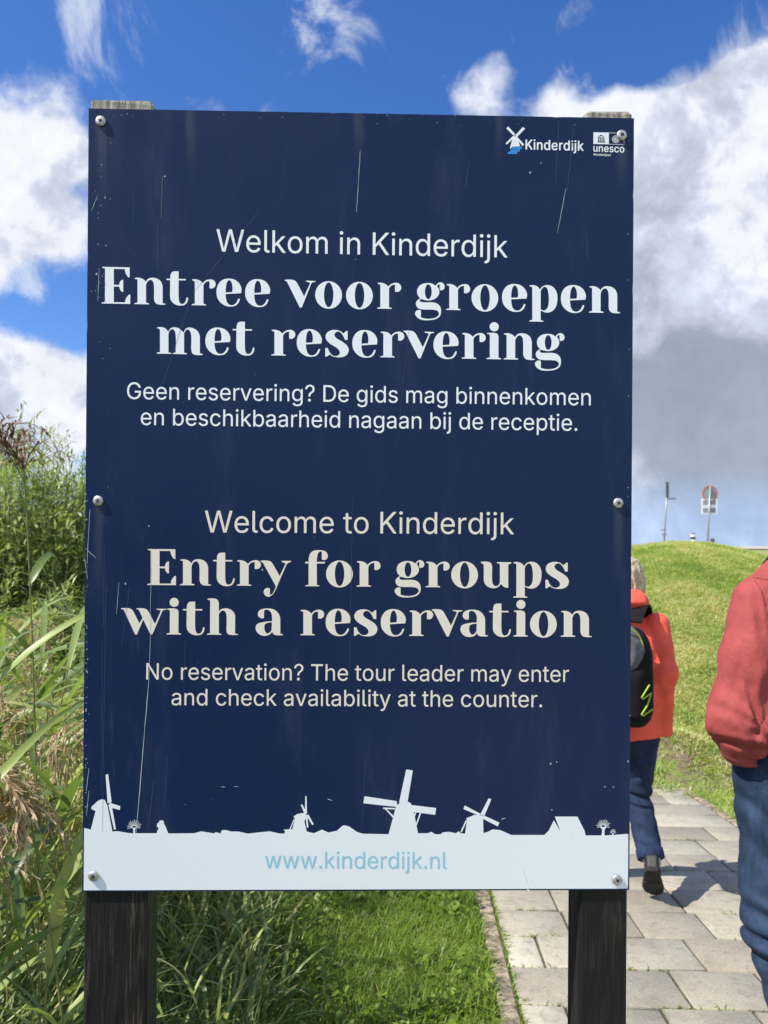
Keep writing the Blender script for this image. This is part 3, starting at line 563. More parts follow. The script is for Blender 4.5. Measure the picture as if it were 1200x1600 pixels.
LET = {  # letter: (x origin, baseline, units per pixel, [loops])
 'E': (50, 641, 10, ["62,80c 490,80c 490,232c 468,230c 432,182 413,108c 243,108c 243,352c 325,352c 343,300 370,273c 390,273c 390,458c 368,456c 343,425 325,378c 243,378c 243,618c 420,618c 432,560 478,499c 500,497c 500,641c 50,641c 54,628c 105,614c 106,104c 62,93c"]),
 'n': (560, 645, 10, ["567,246c 640,240 700,262 742,300c 778,254 840,236 920,250 975,292 1003,365c 1003,625c 1048,632c 1045,645c 960,647 905,632 876,592 868,540c 868,370 858,310 825,271 785,280 755,318 743,355c 743,618c 790,631c 786,645c 561,645c 562,632c 610,618c 610,280c 602,266 569,259c"]),
 't': (-40, 612, 10, ["-40,213c 20,213c 22,165 42,116 85,98c 150,98c 150,213c 260,213c 260,235c 150,235c 150,500 156,550 176,588 206,598 246,575 275,495c 298,500c 286,562 250,606 195,621 120,615 60,582 25,532 15,475c 18,235c -40,235c"]),
 'r': (300, 548, 10, ["309,154c 370,151 430,170 474,209c 512,172 560,152 612,148 658,172 676,220 660,264 617,287 580,282c 580,178c 546,180 510,202 485,240c 485,523c 528,536c 525,548c 300,548c 302,535c 350,523c 350,188c 341,177 311,170c"]),
 'y': (670, 548, 10, ["673,155c 775,152 826,166 865,208c 970,392c 1062,200c 1042,186 1000,169c 1000,155c 1148,155c 1146,170c 1112,183 1082,203c 965,470 905,610 868,672 822,711 783,718 740,692 720,640 738,597 780,580 818,590c 818,688c 848,678 878,635 912,555c 718,205c 702,183 674,171c"]),
 'f': (65, 654, 10, ["68,272c 122,272c 126,212 146,146 192,104 255,89 320,91 382,106 416,150 420,195 396,234 352,243 328,232c 328,114c 302,110 274,132 257,185 250,272c 378,272c 374,298c 250,298c 250,632c 290,643c 289,654c 68,654c 70,642c 122,632c 122,298c 68,297c"]),
 'g': (70, 570, 10, ["150,401c 113,360 98,300 116,233 172,184 258,164 332,172 391,205c 416,169 465,149 510,168 530,215 516,252 482,271 452,265c 452,178c 430,184 411,212c 440,258 445,310 420,366 362,411 282,430 218,425 170,412c 144,420 143,441 160,455 200,460 330,458 408,474 460,524 473,600 456,665 400,709 300,732 180,730 108,700 68,645 74,608 104,583 158,580c 160,692c 230,709 320,708 398,685 441,640 430,600 390,577 320,570 190,570 122,555 85,512 80,470 104,430 150,401c", ('e', 274, 298, 53, 113)]),
 'o': (395, 655, 10, [('e', 604, 460, 209, 211), ('e', 606, 458, 74, 190)]),
 'u': (118, 425, 7.27, ["119,133c 190,130 232,146 247,188c 247,345 256,386 285,408 318,396 335,366c 335,162c 328,152 303,147c 301,135c 467,135c 462,149c 430,160c 430,425c 392,420 345,382c 318,416 265,432 200,416 162,376 152,328c 152,168c 142,155 120,148c"]),
 'p': (488, 428, 7.27, ["490,138c 530,134 578,148 608,181c 640,146 690,130 750,146 795,200 808,278 790,370 745,421 690,437 645,427 617,412c 617,522c 648,531c 645,540c 488,540c 490,529c 522,522c 522,164c 513,153 491,150c", "617,400c 617,202c 635,168 663,150 690,166 706,228 710,290 700,370 668,411 640,414c"]),
 's': (850, 429, 7.27, ["1105,140c 1105,240c 1075,240c 1054,195 1015,151 975,154 955,185 975,220 1050,265 1100,306 1118,350 1100,404 1050,433 985,437 932,426 905,407c 886,419 868,432c 852,432c 852,335c 880,335c 900,381 940,420 985,422 1014,400 1014,366 980,330 905,285 864,242 856,200 880,156 930,133 985,132 1030,147 1055,170c 1075,154 1088,140c"]),
 'w': (40, 608, 10, ["41,203c 150,200 200,215 238,258c 330,440c 378,350c 325,238c 311,222 284,215c 283,203c 390,203 442,220 482,272c 572,445c 665,240c 642,228 598,221c 597,208c 750,208c 746,220c 708,228 688,242c 530,610c 503,610c 388,378c 290,612c 262,612c 90,240c 76,222 42,215c"]),
 'i': (750, 610, 10, ["761,208c 880,204 925,222 940,268c 938,583c 980,598c 978,610c 751,610c 755,597c 803,583c 805,243c 793,228 762,222c", ('e', 872, 108, 71, 71)]),
 'h': (330, 612, 10, ["341,51c 430,44 488,58 514,95 520,135c 520,248c 560,212 620,198 690,211 745,251 775,315c 772,592c 820,599c 818,612c 705,613 662,600 643,567 638,530c 638,300 620,252 590,233 550,248 520,292c 520,588c 560,600c 556,612c 335,612c 338,598c 382,588c 385,92c 376,74 342,65c"]),
 'a': (195, 614, 10, ["325,350c 280,353 241,326 230,285 250,235 312,205 390,198 470,211 530,250 570,312 580,365c 580,592c 622,600c 619,614c 512,615 475,601 452,560c 420,601 350,626 280,618 225,580 196,525 199,472 232,435 300,415 370,403 450,398c 450,320 436,265 400,226 350,219 326,238c", "447,415c 380,424 341,445 330,495 340,550 375,590 415,572 445,530c"]),
 'e': (438, 572, 10, ["580,392c 586,455 605,520 642,556 692,560 740,530 780,459c 803,463c 786,516 740,565 670,582 590,575 510,530 456,460 438,370 451,280 500,202 570,162 640,155 720,170 790,222 825,290 829,330 820,376c", "582,368c 583,310 593,240 612,195 635,178 662,193 682,240 690,310 682,361c"]),
 'v': (50, 606, 10, ["51,190c 155,187 208,202 247,244c 352,440c 445,238c 427,223 381,212c 380,198c 530,202c 528,215c 484,224 464,240c 315,612c 285,612c 95,240c 82,219 52,205c"]),
 'm': (38, 470, 7.5, ["40,168c 90,163 137,177 172,216c 200,176 245,163 300,177 352,224c 376,180 420,163 480,177 525,215 542,268c 542,460c 577,467c 575,478c 500,480 460,468 446,440 440,400c 440,250 426,205 400,185 375,200 357,238c 357,456c 390,462c 388,473c 221,473c 225,462c 258,455c 258,250 246,205 220,185 192,200 174,242c 174,456c 208,462c 206,472c 38,472c 40,460c 75,454c 75,198c 66,184 41,178c"]),
}
def display(name, letters, bx, by, slope, m, parent, vs=1.0):
    """letters: (char, left edge in photo pixels); baseline passes through (bx, by) with the given slope"""
    mb = MB()
    for ch, x0 in letters:
        ox, bl, sc_, loops = LET[ch]; lp = []
        for l in loops:
            q = ell(*l[1:]) if isinstance(l, tuple) else smooth_loop(P(l))
            res = []
            for p in q:
                dx = (p[0] - ox) / sc_; dy = (p[1] - bl) / sc_ * vs
                px = x0 + dx; res.append(S(px, by + (px - bx) * slope + dy))
            lp.append(res)
        flat(mb, lp, ZT)
    return sign_part(mb, name, m, parent)
display('heading_lettering', [('E', 158.6), ('n', 209.9), ('t', 260.2), ('r', 299.4), ('e', 338.3), ('e', 383), ('v', 445), ('o', 492.5), ('o', 540.7), ('r', 589.3), ('g', 648.8), ('r', 697), ('o', 736.7), ('e', 784.4), ('p', 827), ('e', 876.3), ('n', 920.1)], 180, 474.6, .0187, m_white, panel, 1.02)
display('heading_lettering', [('m', 245.1), ('e', 320.9), ('t', 363.7), ('r', 423.8), ('e', 463.7), ('s', 508), ('e', 550.5), ('r', 594), ('v', 630.5), ('e', 677.3), ('r', 721.3), ('i', 759.9), ('n', 786.6), ('g', 836.1)], 280, 552.9, .0170, m_white, panel, 1.01)
display('heading_lettering', [('E', 230), ('n', 281), ('t', 333), ('r', 370), ('y', 407), ('f', 476.5), ('o', 509.5), ('r', 557), ('g', 617), ('r', 665), ('o', 705), ('u', 751.2), ('p', 802.1), ('s', 851.9)], 250, 914.1, .0078, m_beige, panel)
display('heading_lettering', [('w', 189), ('i', 260), ('t', 286), ('h', 323), ('a', 399.5), ('r', 469), ('e', 508.8), ('s', 552.8), ('e', 595), ('r', 639.2), ('v', 674.5), ('a', 719.5), ('t', 764.5), ('i', 801.7), ('o', 828.1), ('n', 875.9)], 200, 990.9, .006, m_beige, panel)
sans('welcome_lettering', "Welkom in Kinderdijk", 338, 793, 393.0, 402.5, 35, m_white, panel)
sans('body_lettering', "Geen reservering? De gids mag binnenkomen", 198.5, 923, 623.4, 633.5, 26, m_white, panel)
sans('body_lettering', "en beschikbaarheid nagaan bij de receptie.", 220, 902, 664.0, 673.2, 26, m_white, panel)
sans('welcome_lettering', "Welcome to Kinderdijk", 320, 803, 831.8, 834.8, 34, m_beige, panel)
sans('body_lettering', "No reservation? The tour leader may enter", 228.5, 889, 1061.7, 1065.6, 25.6, m_beige, panel)
sans('body_lettering', "and check availability at the counter.", 268, 847, 1101.8, 1105, 25.6, m_beige, panel)

# ---- pale skyline strip with the mills
z5 = lambda X_, Y_: (110 + X_ / 2.667, 1180 + Y_ / 2.667)
z6 = lambda X_, Y_: (540 + X_ / 2.609, 1180 + Y_ / 2.609)
sk5 = "50,303 85,310 105,232 88,225 88,215 115,190 130,183 143,186 155,212 175,318 195,316 240,324 262,325 262,310 258,302 274,302 270,310 270,325 360,325 362,315 368,305 360,295 362,285 370,278 372,272 388,272 390,285 398,300 408,326 515,325 545,317 600,326 605,320 625,326 632,312 650,312 670,318 700,318 740,327 780,322 830,317 870,326 890,327 895,318 888,310 925,308 935,265 930,255 945,245 975,240 985,250 975,275 985,318 1015,325 1048,310 1075,322 1110,315 1135,293 1148,293"
sk6 = "15,291 45,312 70,320 175,322 200,230 205,210 225,190 245,185 265,195 278,230 295,318 335,318 350,312 365,322 388,322 395,315 420,312 450,318 460,310 470,318 487,320 495,262 490,258 525,243 560,245 562,318 580,312 600,302 630,305 675,325 810,325 828,307 849,265 876,312 853,250 945,250 975,310 978,327 1043,327 1046,303 1036,292 1064,292 1056,303 1055,327 1086,325 1087,318 1093,318 1092,325 1140,321"
pts = [z5(*map(float, q.split(','))) for q in sk5.split()] + [z6(*map(float, q.split(','))) for q in sk6.split()]
loop = [S(*p) for p in pts]
loop = [(-hw + 0.0022, loop[0][1])] + loop[1:] + [(hw - 0.0022, loop[-1][1]), (hw - 0.0022, -hh + 0.0022), (-hw + 0.0022, -hh + 0.0022)]
mb = MB(); flat(mb, [loop], 0.00012)
Q5 = ["147,82 157,78 172,196 155,200", "163,198 208,212 206,228 163,217", "158,205 172,208 190,308 182,310", "979,170 984,170 986,243 977,243", "960,207 966,204 986,242 977,247", "983,252 991,246 1014,287 1008,291", "979,256 987,256 992,300 986,302", "930,268 934,268 917,310 912,310"]
Q6 = ["247,58 274,62 252,194 218,192", "77,167 208,187 213,211 72,196", "268,203 369,215 365,243 268,230", "153,213 202,215 202,221 153,219", "160,219 167,219 200,252 196,258", "284,230 289,231 280,258 276,256", "303,232 309,233 290,286 286,282", "583,175 594,180 566,246 549,241", "486,205 551,239 545,247 480,219", "563,245 627,275 620,290 558,258", "468,312 474,314 495,266 490,264"]
for zf, L in ((z5, Q5), (z6, Q6)):
    for k, q in enumerate(L):
        l = [S(*zf(*map(float, p.split(',')))) for p in q.split()]; flat(mb, [l], 0.00014 + 0.000008 * k)
def pollard(cx, cy, r, zf):
    for k in range(13):
        a = math.radians(-15 + 210 * k / 12); r1 = r * random.uniform(.8, 1.05); w = r * 0.035
        p0 = np.array([cx + math.cos(a) * r * .25, cy - math.sin(a) * r * .2]); p1 = np.array([cx + math.cos(a) * r1, cy - math.sin(a) * r1 - r * .12 * abs(math.cos(a))])
        nn = np.array([-(p1 - p0)[1], (p1 - p0)[0]]); nn = nn / np.linalg.norm(nn) * w
        flat(mb, [[S(*zf(*(q))) for q in (p0 - nn, p1 - nn, p1 + nn, p0 + nn)]], 0.00014 + 0.000006 * k)
pollard(266, 300, 30, z5); pollard(1050, 290, 29, z6); pollard(1090, 315, 14, z6)
skyline = sign_part(mb, 'skyline_print', m_strip, panel)
sans('web_address', "www.kinderdijk.nl", 414, 698, 1356.3, 1357.3, 26.0, m_url, panel, z=0.00035)

# ---- emblems in the top right corner
z7 = lambda X_, Y_: (760 + X_ / 4.8, 150 + Y_ / 4.8)
def quads(mb, L, zf, z0, mi, dz=0.00001):
    for k, q in enumerate(L): flat(mb, [[S(*zf(*map(float, p.split(',')))) for p in q.split()]], z0 + dz * k, mi)
mb = MB()
quads(mb, ["149,243 163,229 214,284 202,296", "273,233 290,246 234,303 222,289", "143,356 152,366 208,312 200,300", "272,376 283,364 236,312 226,322", "205,296 217,288 230,296 236,318 252,378 196,380 182,396 176,392 194,322"], z7, ZT, 0)
quads(mb, ["196,384 200,381 268,381 266,398 192,400", "182,402 252,400 250,418 176,420", "162,420 234,418 230,436 158,436"], z7, ZT, 1)
mb.add([(*S(*z7(217 + 5 * math.cos(a), 299 + 5 * math.sin(a))), ZT + 0.0001) for a in np.linspace(0, -2 * math.pi, 9)[:-1]], [tuple(range(8))[::-1]], 2)
sign_part(mb, 'mill_emblem', [m_white, m_bluep, m_navy], panel)
sans('emblem_lettering', "Kinderdijk", 821, 912, 233.4, 235.6, 15.2, m_white, panel, 'B')
sans('emblem_lettering', "unesco", 927, 975.4, 236.8, 238.4, 11.3, m_white, panel, 'B')
sans('emblem_lettering', "Werelderfgoed", 927, 954, 243.0, 243.9, 3.4, m_white, panel, 'B')
mb = MB()
quads(mb, ["802,272 918,275 918,363 802,360"], z7, ZT, 0)
quads(mb, ["918,275 1033,280 1033,283 918,278", "1030,283 1033,283 1033,367 1030,367", "918,360 1033,364 1033,367 918,363"], z7, ZT + .00005, 0, 0)
tz = ZT + 0.0001
quads(mb, ["832,308 860,290 888,310 860,300", "834,310 886,312 886,317 834,315", "838,318 846,318 846,340 838,340", "852,318 858,318 858,341 852,341", "864,319 870,319 870,341 864,341", "876,319 884,319 884,342 876,342", "832,341 890,343 890,349 832,347"], z7, tz, 1)
def ring_(cx, cy, r, w, z, mi, a0=0, a1=2 * math.pi, n=26):
    th = np.linspace(a0, a1, n)
    v = [(*S(*z7(cx + (r - w) * math.cos(a), cy + (r - w) * math.sin(a))), z) for a in th] + [(*S(*z7(cx + r * math.cos(a), cy + r * math.sin(a))), z) for a in th]
    mb.add(v, [(k, k + 1, n + k + 1, n + k) for k in range(n - 1)], mi)
ring_(970, 325, 28, 3.4, tz, 0)
for k, (ox, oy) in enumerate(((-8, 0), (8, 0), (0, -8), (0, 8))): ring_(970 + ox, 325 + oy, 13, 3, tz + .00004 * (k + 1), 0)
sign_part(mb, 'heritage_emblem', [m_white, m_navy], panel)

# ---- wear: scratches, specks and chips
mb = MB()
def scratch(pts, w, mi=0, z=0.0004):
    q = [np.array(S(*p)) for p in pts]; V = []
    for i, p in enumerate(q):
        t = q[min(i + 1, len(q) - 1)] - q[max(i - 1, 0)]; t = t / (np.linalg.norm(t) + 1e-9); nn = np.array([-t[1], t[0]])
        ww = w * 0.00085 * (0.35 + 0.65 * math.sin(math.pi * (0.12 + 0.76 * i / (len(q) - 1)))) * random.uniform(.7, 1.2)
        V += [(*(p - nn * ww / 2), z), (*(p + nn * ww / 2), z)]
    mb.add(V, [(2 * i, 2 * i + 2, 2 * i + 3, 2 * i + 1) if True else 0 for i in range(len(q) - 1)], mi)
zc = [0.00040]
def sline(x0, y0, x1, y1, w, mi=0, n=9, jit=0.25):
    zc[0] += 0.0000015
    scratch([(x0 + (x1 - x0) * k / n + random.uniform(-jit, jit), y0 + (y1 - y0) * k / n) for k in range(n + 1)], w, mi, zc[0])
sline(563, 235, 560, 285, .9); sline(560, 285, 557, 332, .9); sline(884, 295, 871, 364, 1.0); sline(733, 252, 727, 296, .7, 1); sline(873, 190, 868, 290, .8, 1); sline(897, 190, 886, 300, .8, 1)
sline(237, 856, 235, 960, .7); sline(236, 960, 233, 1060, .9); sline(233, 1060, 226, 1140, 1.2); sline(226, 1140, 213, 1301, 1.3)
for a in ((141, 795, 136, 880, .9, 0), (163, 850, 162, 980, .6, 1), (166, 885, 160, 1300, .6, 1), (160, 1000, 159, 1240, .6, 1), (186, 910, 182, 960, .7, 0), (203, 915, 190, 1010, .6, 1), (240, 1220, 232, 1298, .7, 1), (262, 1180, 258, 1255, .6, 1), (290, 1000, 286, 1110, .5, 1), (405, 330, 385, 355, .6, 1), (385, 355, 300, 460, .6, 1), (300, 460, 255, 600, .7, 1), (247, 340, 246, 420, .6, 1), (572, 1180, 565, 1300, .5, 1), (620, 700, 640, 500, .4, 1), (917, 368, 918, 408, .7, 1), (155, 420, 153, 470, .8, 0), (545, 1100, 551, 780, .45, 1), (143, 330, 153, 305, .7, 0), (254, 275, 252, 340, 1.6, 1), (133, 856, 150, 872, .9, 0), (132, 870, 137, 905, .8, 0), (345, 1229, 352, 1230, 1.0, 0), (365, 1229, 373, 1229, .8, 0), (512, 1248, 519, 1251, 1.4, 0), (783, 1280, 790, 1278, 1.4, 0)): sline(*a)
for (y0, y1) in ((1200, 1236), (1236, 1275)): sline(139, y0, 135, y1, 1.0)
for k in range(8): sline(815 + k * 1.3, 1356 + k * 4.6, 817 + k * 1.3, 1361 + k * 4.6, random.uniform(1.5, 3.2), 2, 4)
def chip(x, y, r, mi=0):
    zc[0] += 0.0000015; k = random.randint(3, 5); a0 = random.random() * 6
    mb.add([(*S(x + r * random.uniform(.5, 1.2) * math.cos(a0 - 2 * math.pi * i / k), y + 1.3 * r * random.uniform(.5, 1.2) * math.sin(a0 - 2 * math.pi * i / k)), zc[0]) for i in range(k)], [tuple(range(k))], mi)
R2 = random.Random(8)
for k in range(55): chip(R2.uniform(140, 980), R2.uniform(195, 1290), R2.uniform(.4, .9), R2.choice([0, 1, 1, 1]))
for k in range(80): chip(150 + abs(R2.gauss(0, 28)), R2.uniform(190, 800), R2.uniform(.3, .9), R2.choice([0, 1, 1, 1]))
for k in range(34): chip(156 + R2.gauss(0, 7), R2.uniform(215, 470), R2.uniform(.6, 1.7), R2.choice([0, 1, 1]))
for k in range(45): chip(134 + abs(R2.gauss(0, 1.6)), R2.uniform(760, 1280), R2.uniform(.5, 1.3), 0)
for k in range(25): chip(R2.uniform(150, 980), 172 + (R2.uniform(0, 1)) * 20 + 0.02 * 300, R2.uniform(.4, .8), 0)
for k in range(9): chip(984 - abs(R2.gauss(0, 2)), R2.uniform(220, 1280), R2.uniform(.5, 1.0), 0)
for (x, y) in ((258, 276), (233, 822), (196, 912), (410, 890), (860, 1193), (870, 1190), (862, 1265), (945, 1229), (958, 1229), (981, 1189), (828, 270), (845, 255)): chip(x, y, 1.5)
sign_part(mb, 'scratch_marks', [m_scr, m_scr2, m_glue], panel)

# ---- screws
m_steel = simple('zinc_screw', (0.52, 0.51, 0.48), 0.42, 0.2, 300, 0.1, 400, metallic=0.75)
m_dark = simple('recess_shade', (0.015, 0.015, 0.016), 0.7)
for k, (px, py) in enumerate(((158, 190), (971, 212), (154, 782.5), (965.5, 786), (146.5, 1368), (963.5, 1374))):
    u, v = S(px, py); mb = MB(); prof = [(0.0079, 0.0002), (0.0079, 0.0012), (0.0070, 0.0024), (0.0045, 0.0033), (0.0, 0.0035)]
    nn = 28; vs = []
    for (r, z) in prof[:-1]: vs += [(u + r * math.cos(2 * math.pi * i / nn), v + r * math.sin(2 * math.pi * i / nn), z + .0012) for i in range(nn)]
    vs.append((u, v, prof[-1][1] + .0012)); fs = []
    for j in range(len(prof) - 2): fs += [(j * nn + i, j * nn + (i + 1) % nn, (j + 1) * nn + (i + 1) % nn, (j + 1) * nn + i) for i in range(nn)]
    fs += [((len(prof) - 2) * nn + i, (len(prof) - 2) * nn + (i + 1) % nn, len(vs) - 1) for i in range(nn)]
    mb.add(vs, fs); sc_o = sign_part(mb, 'screw', m_steel, sign, smooth=True)
    mb = MB(); a = random.uniform(0, 1.5) + .6; w, l = 0.0011, 0.0037
    cr = []
    for i in range(4):
        b0 = a + i * math.pi / 2; d = np.array([math.cos(b0), math.sin(b0)]); nn2 = np.array([-d[1], d[0]])
        cr += [tuple(np.array([u, v]) + d * l - nn2 * w * .7), tuple(np.array([u, v]) + d * l + nn2 * w * .7), tuple(np.array([u, v]) + (d + nn2) * w)]
    V2, F2 = tess([cr]); F2 = upward(V2, F2); 
    mb.add([(x, y, 0.0052 - 0.55 * max(0, math.hypot(x - u, y - v) - .0012) * 0.5) for x, y in V2], F2); sign_part(mb, 'cross_shade', m_dark, sc_o)  # dark cross laid on the screw head, painting the shade of its slot

# ---- posts
m_post, N, b = mat('black_stained_wood')
co = N.n('ShaderNodeTexCoord').outputs['Object']
gr = N.noise(N.vm('MULTIPLY', co, (230, 230, 5)), 1.0, 5, 0.65, 0.3); gw = N.n('ShaderNodeTexWave', wave_type='RINGS', i_Vector=N.vm('MULTIPLY', co, (38, 38, 1.8)), i_Scale=1.0, i_Distortion=9.0, i_Detail=3.0, i_Detail_Scale=0.8).outputs['Fac']
pt = N.noise(N.vm('MULTIPLY', co, (14, 14, 3)), 1.0, 6, 0.7)
wear = N.math('MULTIPLY', N.mr(gr, 0.48, 0.70), N.mr(pt, 0.38, 0.66))
col = N.mix(N.math('MULTIPLY', wear, 0.85), (0.0065, 0.006, 0.0058, 1), (0.10, 0.072, 0.055, 1))
sep_ = N.n('ShaderNodeSeparateXYZ', i_0=co)
N.put(b.inputs['Base Color'], col); b.inputs['Roughness'].default_value = 0.66; b.inputs['Specular IOR Level'].default_value = 0.35
N.put(b.inputs['Normal'], N.n('ShaderNodeBump', i_Strength=0.9, i_Distance=0.004, i_Height=N.math('ADD', gr, N.math('MULTIPLY', gw, 0.7))).outputs[0])
m_grey = simple('weathered_grey_wood', (0.27, 0.245, 0.20), 0.9, 0.5, 1.0, 0.9, 1.0, stretch=(160, 160, 14), bdist=0.004)
topv = hh
for (xa, xb, dep, cap_h, chl, chr_) in ((-hw + 0.0005, -hw + 0.0975, 0.062, 0.0165, 0.001, 0.008), (hw - 0.0755, hw - 0.001, 0.072, 0.013, 0.004, 0.004)):
    mb = MB(); z1 = -0.0045; z0 = z1 - dep; zb = -hh - 0.98; zt = topv - 0.03; zc_ = topv + cap_h
    bv = 0.004
    prof = [(xa + bv, z0), (xb - bv, z0), (xb, z0 + bv), (xb, z1 - bv), (xb - bv, z1), (xa + bv, z1), (xa, z1 - bv), (xa, z0 + bv)]
    levels = [zb, -hh - .4, -hh, 0, zt]
    vs = [(x, lv, z) for lv in levels for (x, z) in prof]; fs = []
    for j in range(len(levels) - 1): fs += [(j * 8 + i, (j + 1) * 8 + i, (j + 1) * 8 + (i + 1) % 8, j * 8 + (i + 1) % 8) for i in range(8)]
    fs.append(tuple(range(8)))
    post_v = vs; mb.add(vs, fs, 0)
    cv = [(x, zt, z) for (x, z) in prof] + [(x, zc_ - (chl if x < (xa + xb) / 2 else chr_) + random.uniform(-.0008, .0008), z) for (x, z) in prof]
    cx_, cz_ = (xa + xb) / 2, (z0 + z1) / 2
    cv += [(cx_ + (x - cx_) * .90, zc_ + random.uniform(-.0007, .0007), cz_ + (z - cz_) * .93) for (x, z) in prof]
    mb.add(cv, [(i, 8 + i, 8 + (i + 1) % 8, (i + 1) % 8) for i in range(8)] + [(8 + i, 16 + i, 16 + (i + 1) % 8, 8 + (i + 1) % 8) for i in range(8)] + [tuple(range(16, 24))[::-1]], 1)
    sign_part(mb, 'post', [m_post, m_grey], sign)

# ------------------------------------------------------------------ grass
def blades(n, bx, by, h, w, lean, heading, tint, seg=3, z0=None):
    bz = zg(bx, by) - 0.01 if z0 is None else z0
    k = seg; V = np.zeros((n, 2 * k + 1, 3), np.float32); T = np.zeros((n, 2 * k + 1), np.float32)
    fx, fy = np.cos(heading), np.sin(heading); px_, py_ = -fy, fx
    for j in range(k + 1):
        t = j / k; out = lean * h * t ** 1.8; zz = h * (t - 0.35 * np.minimum(lean, 1.2) * t ** 2.2)
        cx, cy, cz = bx + fx * out, by + fy * out, bz + zz
        ww = w * (1 - t ** 1.6) * 0.5
        if j < k:
            V[:, 2 * j] = np.stack([cx - px_ * ww, cy - py_ * ww, cz], -1); V[:, 2 * j + 1] = np.stack([cx + px_ * ww, cy + py_ * ww, cz], -1)
            T[:, 2 * j] = T[:, 2 * j + 1] = tint
        else: V[:, 2 * k] = np.stack([cx, cy, cz], -1); T[:, 2 * k] = tint
    b = (np.arange(n) * (2 * k + 1))[:, None]; q = []
    for j in range(k - 1): q.append(b + np.array([2 * j, 2 * j + 1, 2 * j + 3, 2 * j + 2])[None])
    tri = b + np.array([2 * k - 2, 2 * k - 1, 2 * k])[None]
    return V.reshape(-1, 3), [np.concatenate(q), tri], T.ravel()

G_STOPS = [(0.0, (0.050, 0.085, 0.012)), (0.35, (0.125, 0.205, 0.022)), (0.65, (0.225, 0.33, 0.038)), (0.85, (0.33, 0.40, 0.08)), (1.0, (0.46, 0.40, 0.20))]
m_lawn = leafmat('lawn_grass', G_STOPS, 0.45, 0.45, False)
H_STOPS = [(0.0, (0.14, 0.22, 0.035)), (0.3, (0.26, 0.37, 0.065)), (0.55, (0.42, 0.49, 0.13)), (0.75, (0.60, 0.55, 0.25)), (1.0, (0.74, 0.64, 0.40))]
m_hill = leafmat('meadow_grass', H_STOPS, 0.40, 0.55, False)

# lawn strip between the reeds and the path
n = 105000
by = 1.9 + 6.5 * rng.random(n) ** 1.35; bx = -1.0 + rng.random(n) * 1.62
u, v = path_uv(bx, by); edge = -0.012 + 0.022 * fbm2(bx, by, 6.0, 3) + 0.012 * rng.standard_normal(n)
keep = (u < edge); bx, by, u = bx[keep], by[keep], u[keep]; n = len(bx)
pat = fbm2(bx, by, 2.6, 4); pat2 = fbm2(bx + 9, by, 9.0, 2)
wild = smooth01((-0.22 - bx) / 0.5)                     # longer, darker grass towards the reeds
h = (0.035 + 0.055 * rng.random(n)) * (1 + 0.35 * pat2) * (1 + 1.1 * wild * rng.random(n)); h = np.clip(h, .02, .3)
tint = np.clip(0.50 + 0.16 * pat + 0.10 * rng.standard_normal(n) - 0.04 * wild, 0, 0.9); tint[rng.random(n) < 0.012] = 1.0
lawnV = blades(n, bx, by, h, 0.0035 + 0.0045 * rng.random(n) + 0.004 * wild, 0.35 + 0.9 * rng.random(n), rng.random(n) * 6.283, tint)
o = np_obj('lawn_grass', lawnV[0], lawnV[1], m_lawn, tint=lawnV[2]); o['kind'] = 'stuff'
tag(o, 'short bright green lawn grass between the path and the reeds', 'grass')

# clover and small broad leaves in the lawn
n = 5200
bx = -0.75 + rng.random(n) * 1.2; by = 2.0 + rng.random(n) * 3.6; u, v = path_uv(bx, by); k = u < -0.02; bx, by = bx[k], by[k]; n = len(bx)
cl = fbm2(bx + 3, by, 3.0, 3) > -0.1; bx, by = bx[cl], by[cl]; n = len(bx)
r = 0.006 + 0.009 * rng.random(n); z = zg(bx, by) + 0.025 + 0.06 * rng.random(n); a0 = rng.random(n) * 6.28; tl = 0.5 * rng.standard_normal((n, 2))
V = np.zeros((n, 6, 3), np.float32)
for j in range(6):
    a = a0 + j * math.pi / 3; dx = np.cos(a) * r * (1.25 if j % 2 else .85); dy = np.sin(a) * r
    V[:, j] = np.stack([bx + dx, by + dy, z + tl[:, 0] * dx + tl[:, 1] * dy], -1)
o = np_obj('clover', V.reshape(-1, 3), np.arange(n * 6).reshape(n, 6), m_lawn, tint=np.repeat(np.clip(0.42 + 0.16 * rng.standard_normal(n), 0, .8), 6)); o['kind'] = 'stuff'
tag(o, 'small round clover leaves scattered through the lawn', 'ground cover')

# mown meadow on the mound, with straw-coloured patches
n = 300000
by = 4.6 + 12.2 * rng.random(n) ** 0.9; ax = 0.315 + 0.30 * rng.random(n); bx = by * ax + 0.0
wide = np.arange(n) > 190000; by = np.where(wide, 1.2 + 16 * rng.random(n), by); bx = np.where(wide, -2.5 + 15.5 * rng.random(n), bx)
u, v = path_uv(bx, by); k = (u > PATH_W + 0.055 + 0.02 * rng.standard_normal(n)) | ((by > 6.3 + 0.15 * rng.standard_normal(n))) | ((u < -0.65) & (by > 5.5))
soil_ = (np.abs(by - 6.62) < 0.40 + 0.10 * rng.standard_normal(n)) & (bx > 2.2) & (bx < 3.9) & (rng.random(n) < 0.85) & (fbm2(bx + 5, by, 2.6, 2) > -0.25)
k &= ~soil_; bx, by = bx[k], by[k]; n = len(bx)
pat = 0.7 * fbm2(bx, by * .7, 0.7, 4) + 0.55 * fbm2(bx + 30, by * .6, 2.2, 3); pat2 = fbm2(bx + 4, by, 5.0, 3)
farm = smooth01((by - 5.6) / 2.0)
tint = np.clip(0.40 + 0.30 * farm * (0.52 + pat) + 0.12 * pat2 + 0.13 * rng.standard_normal(n), 0, 1)
h = (0.025 + 0.04 * rng.random(n)) * (1 + 0.3 * pat2) * (0.75 + 0.05 * by)
mv = blades(n, bx, by, h, 0.006 + 0.007 * rng.random(n), 0.5 + 1.0 * rng.random(n), rng.random(n) * 6.283, tint, 2)
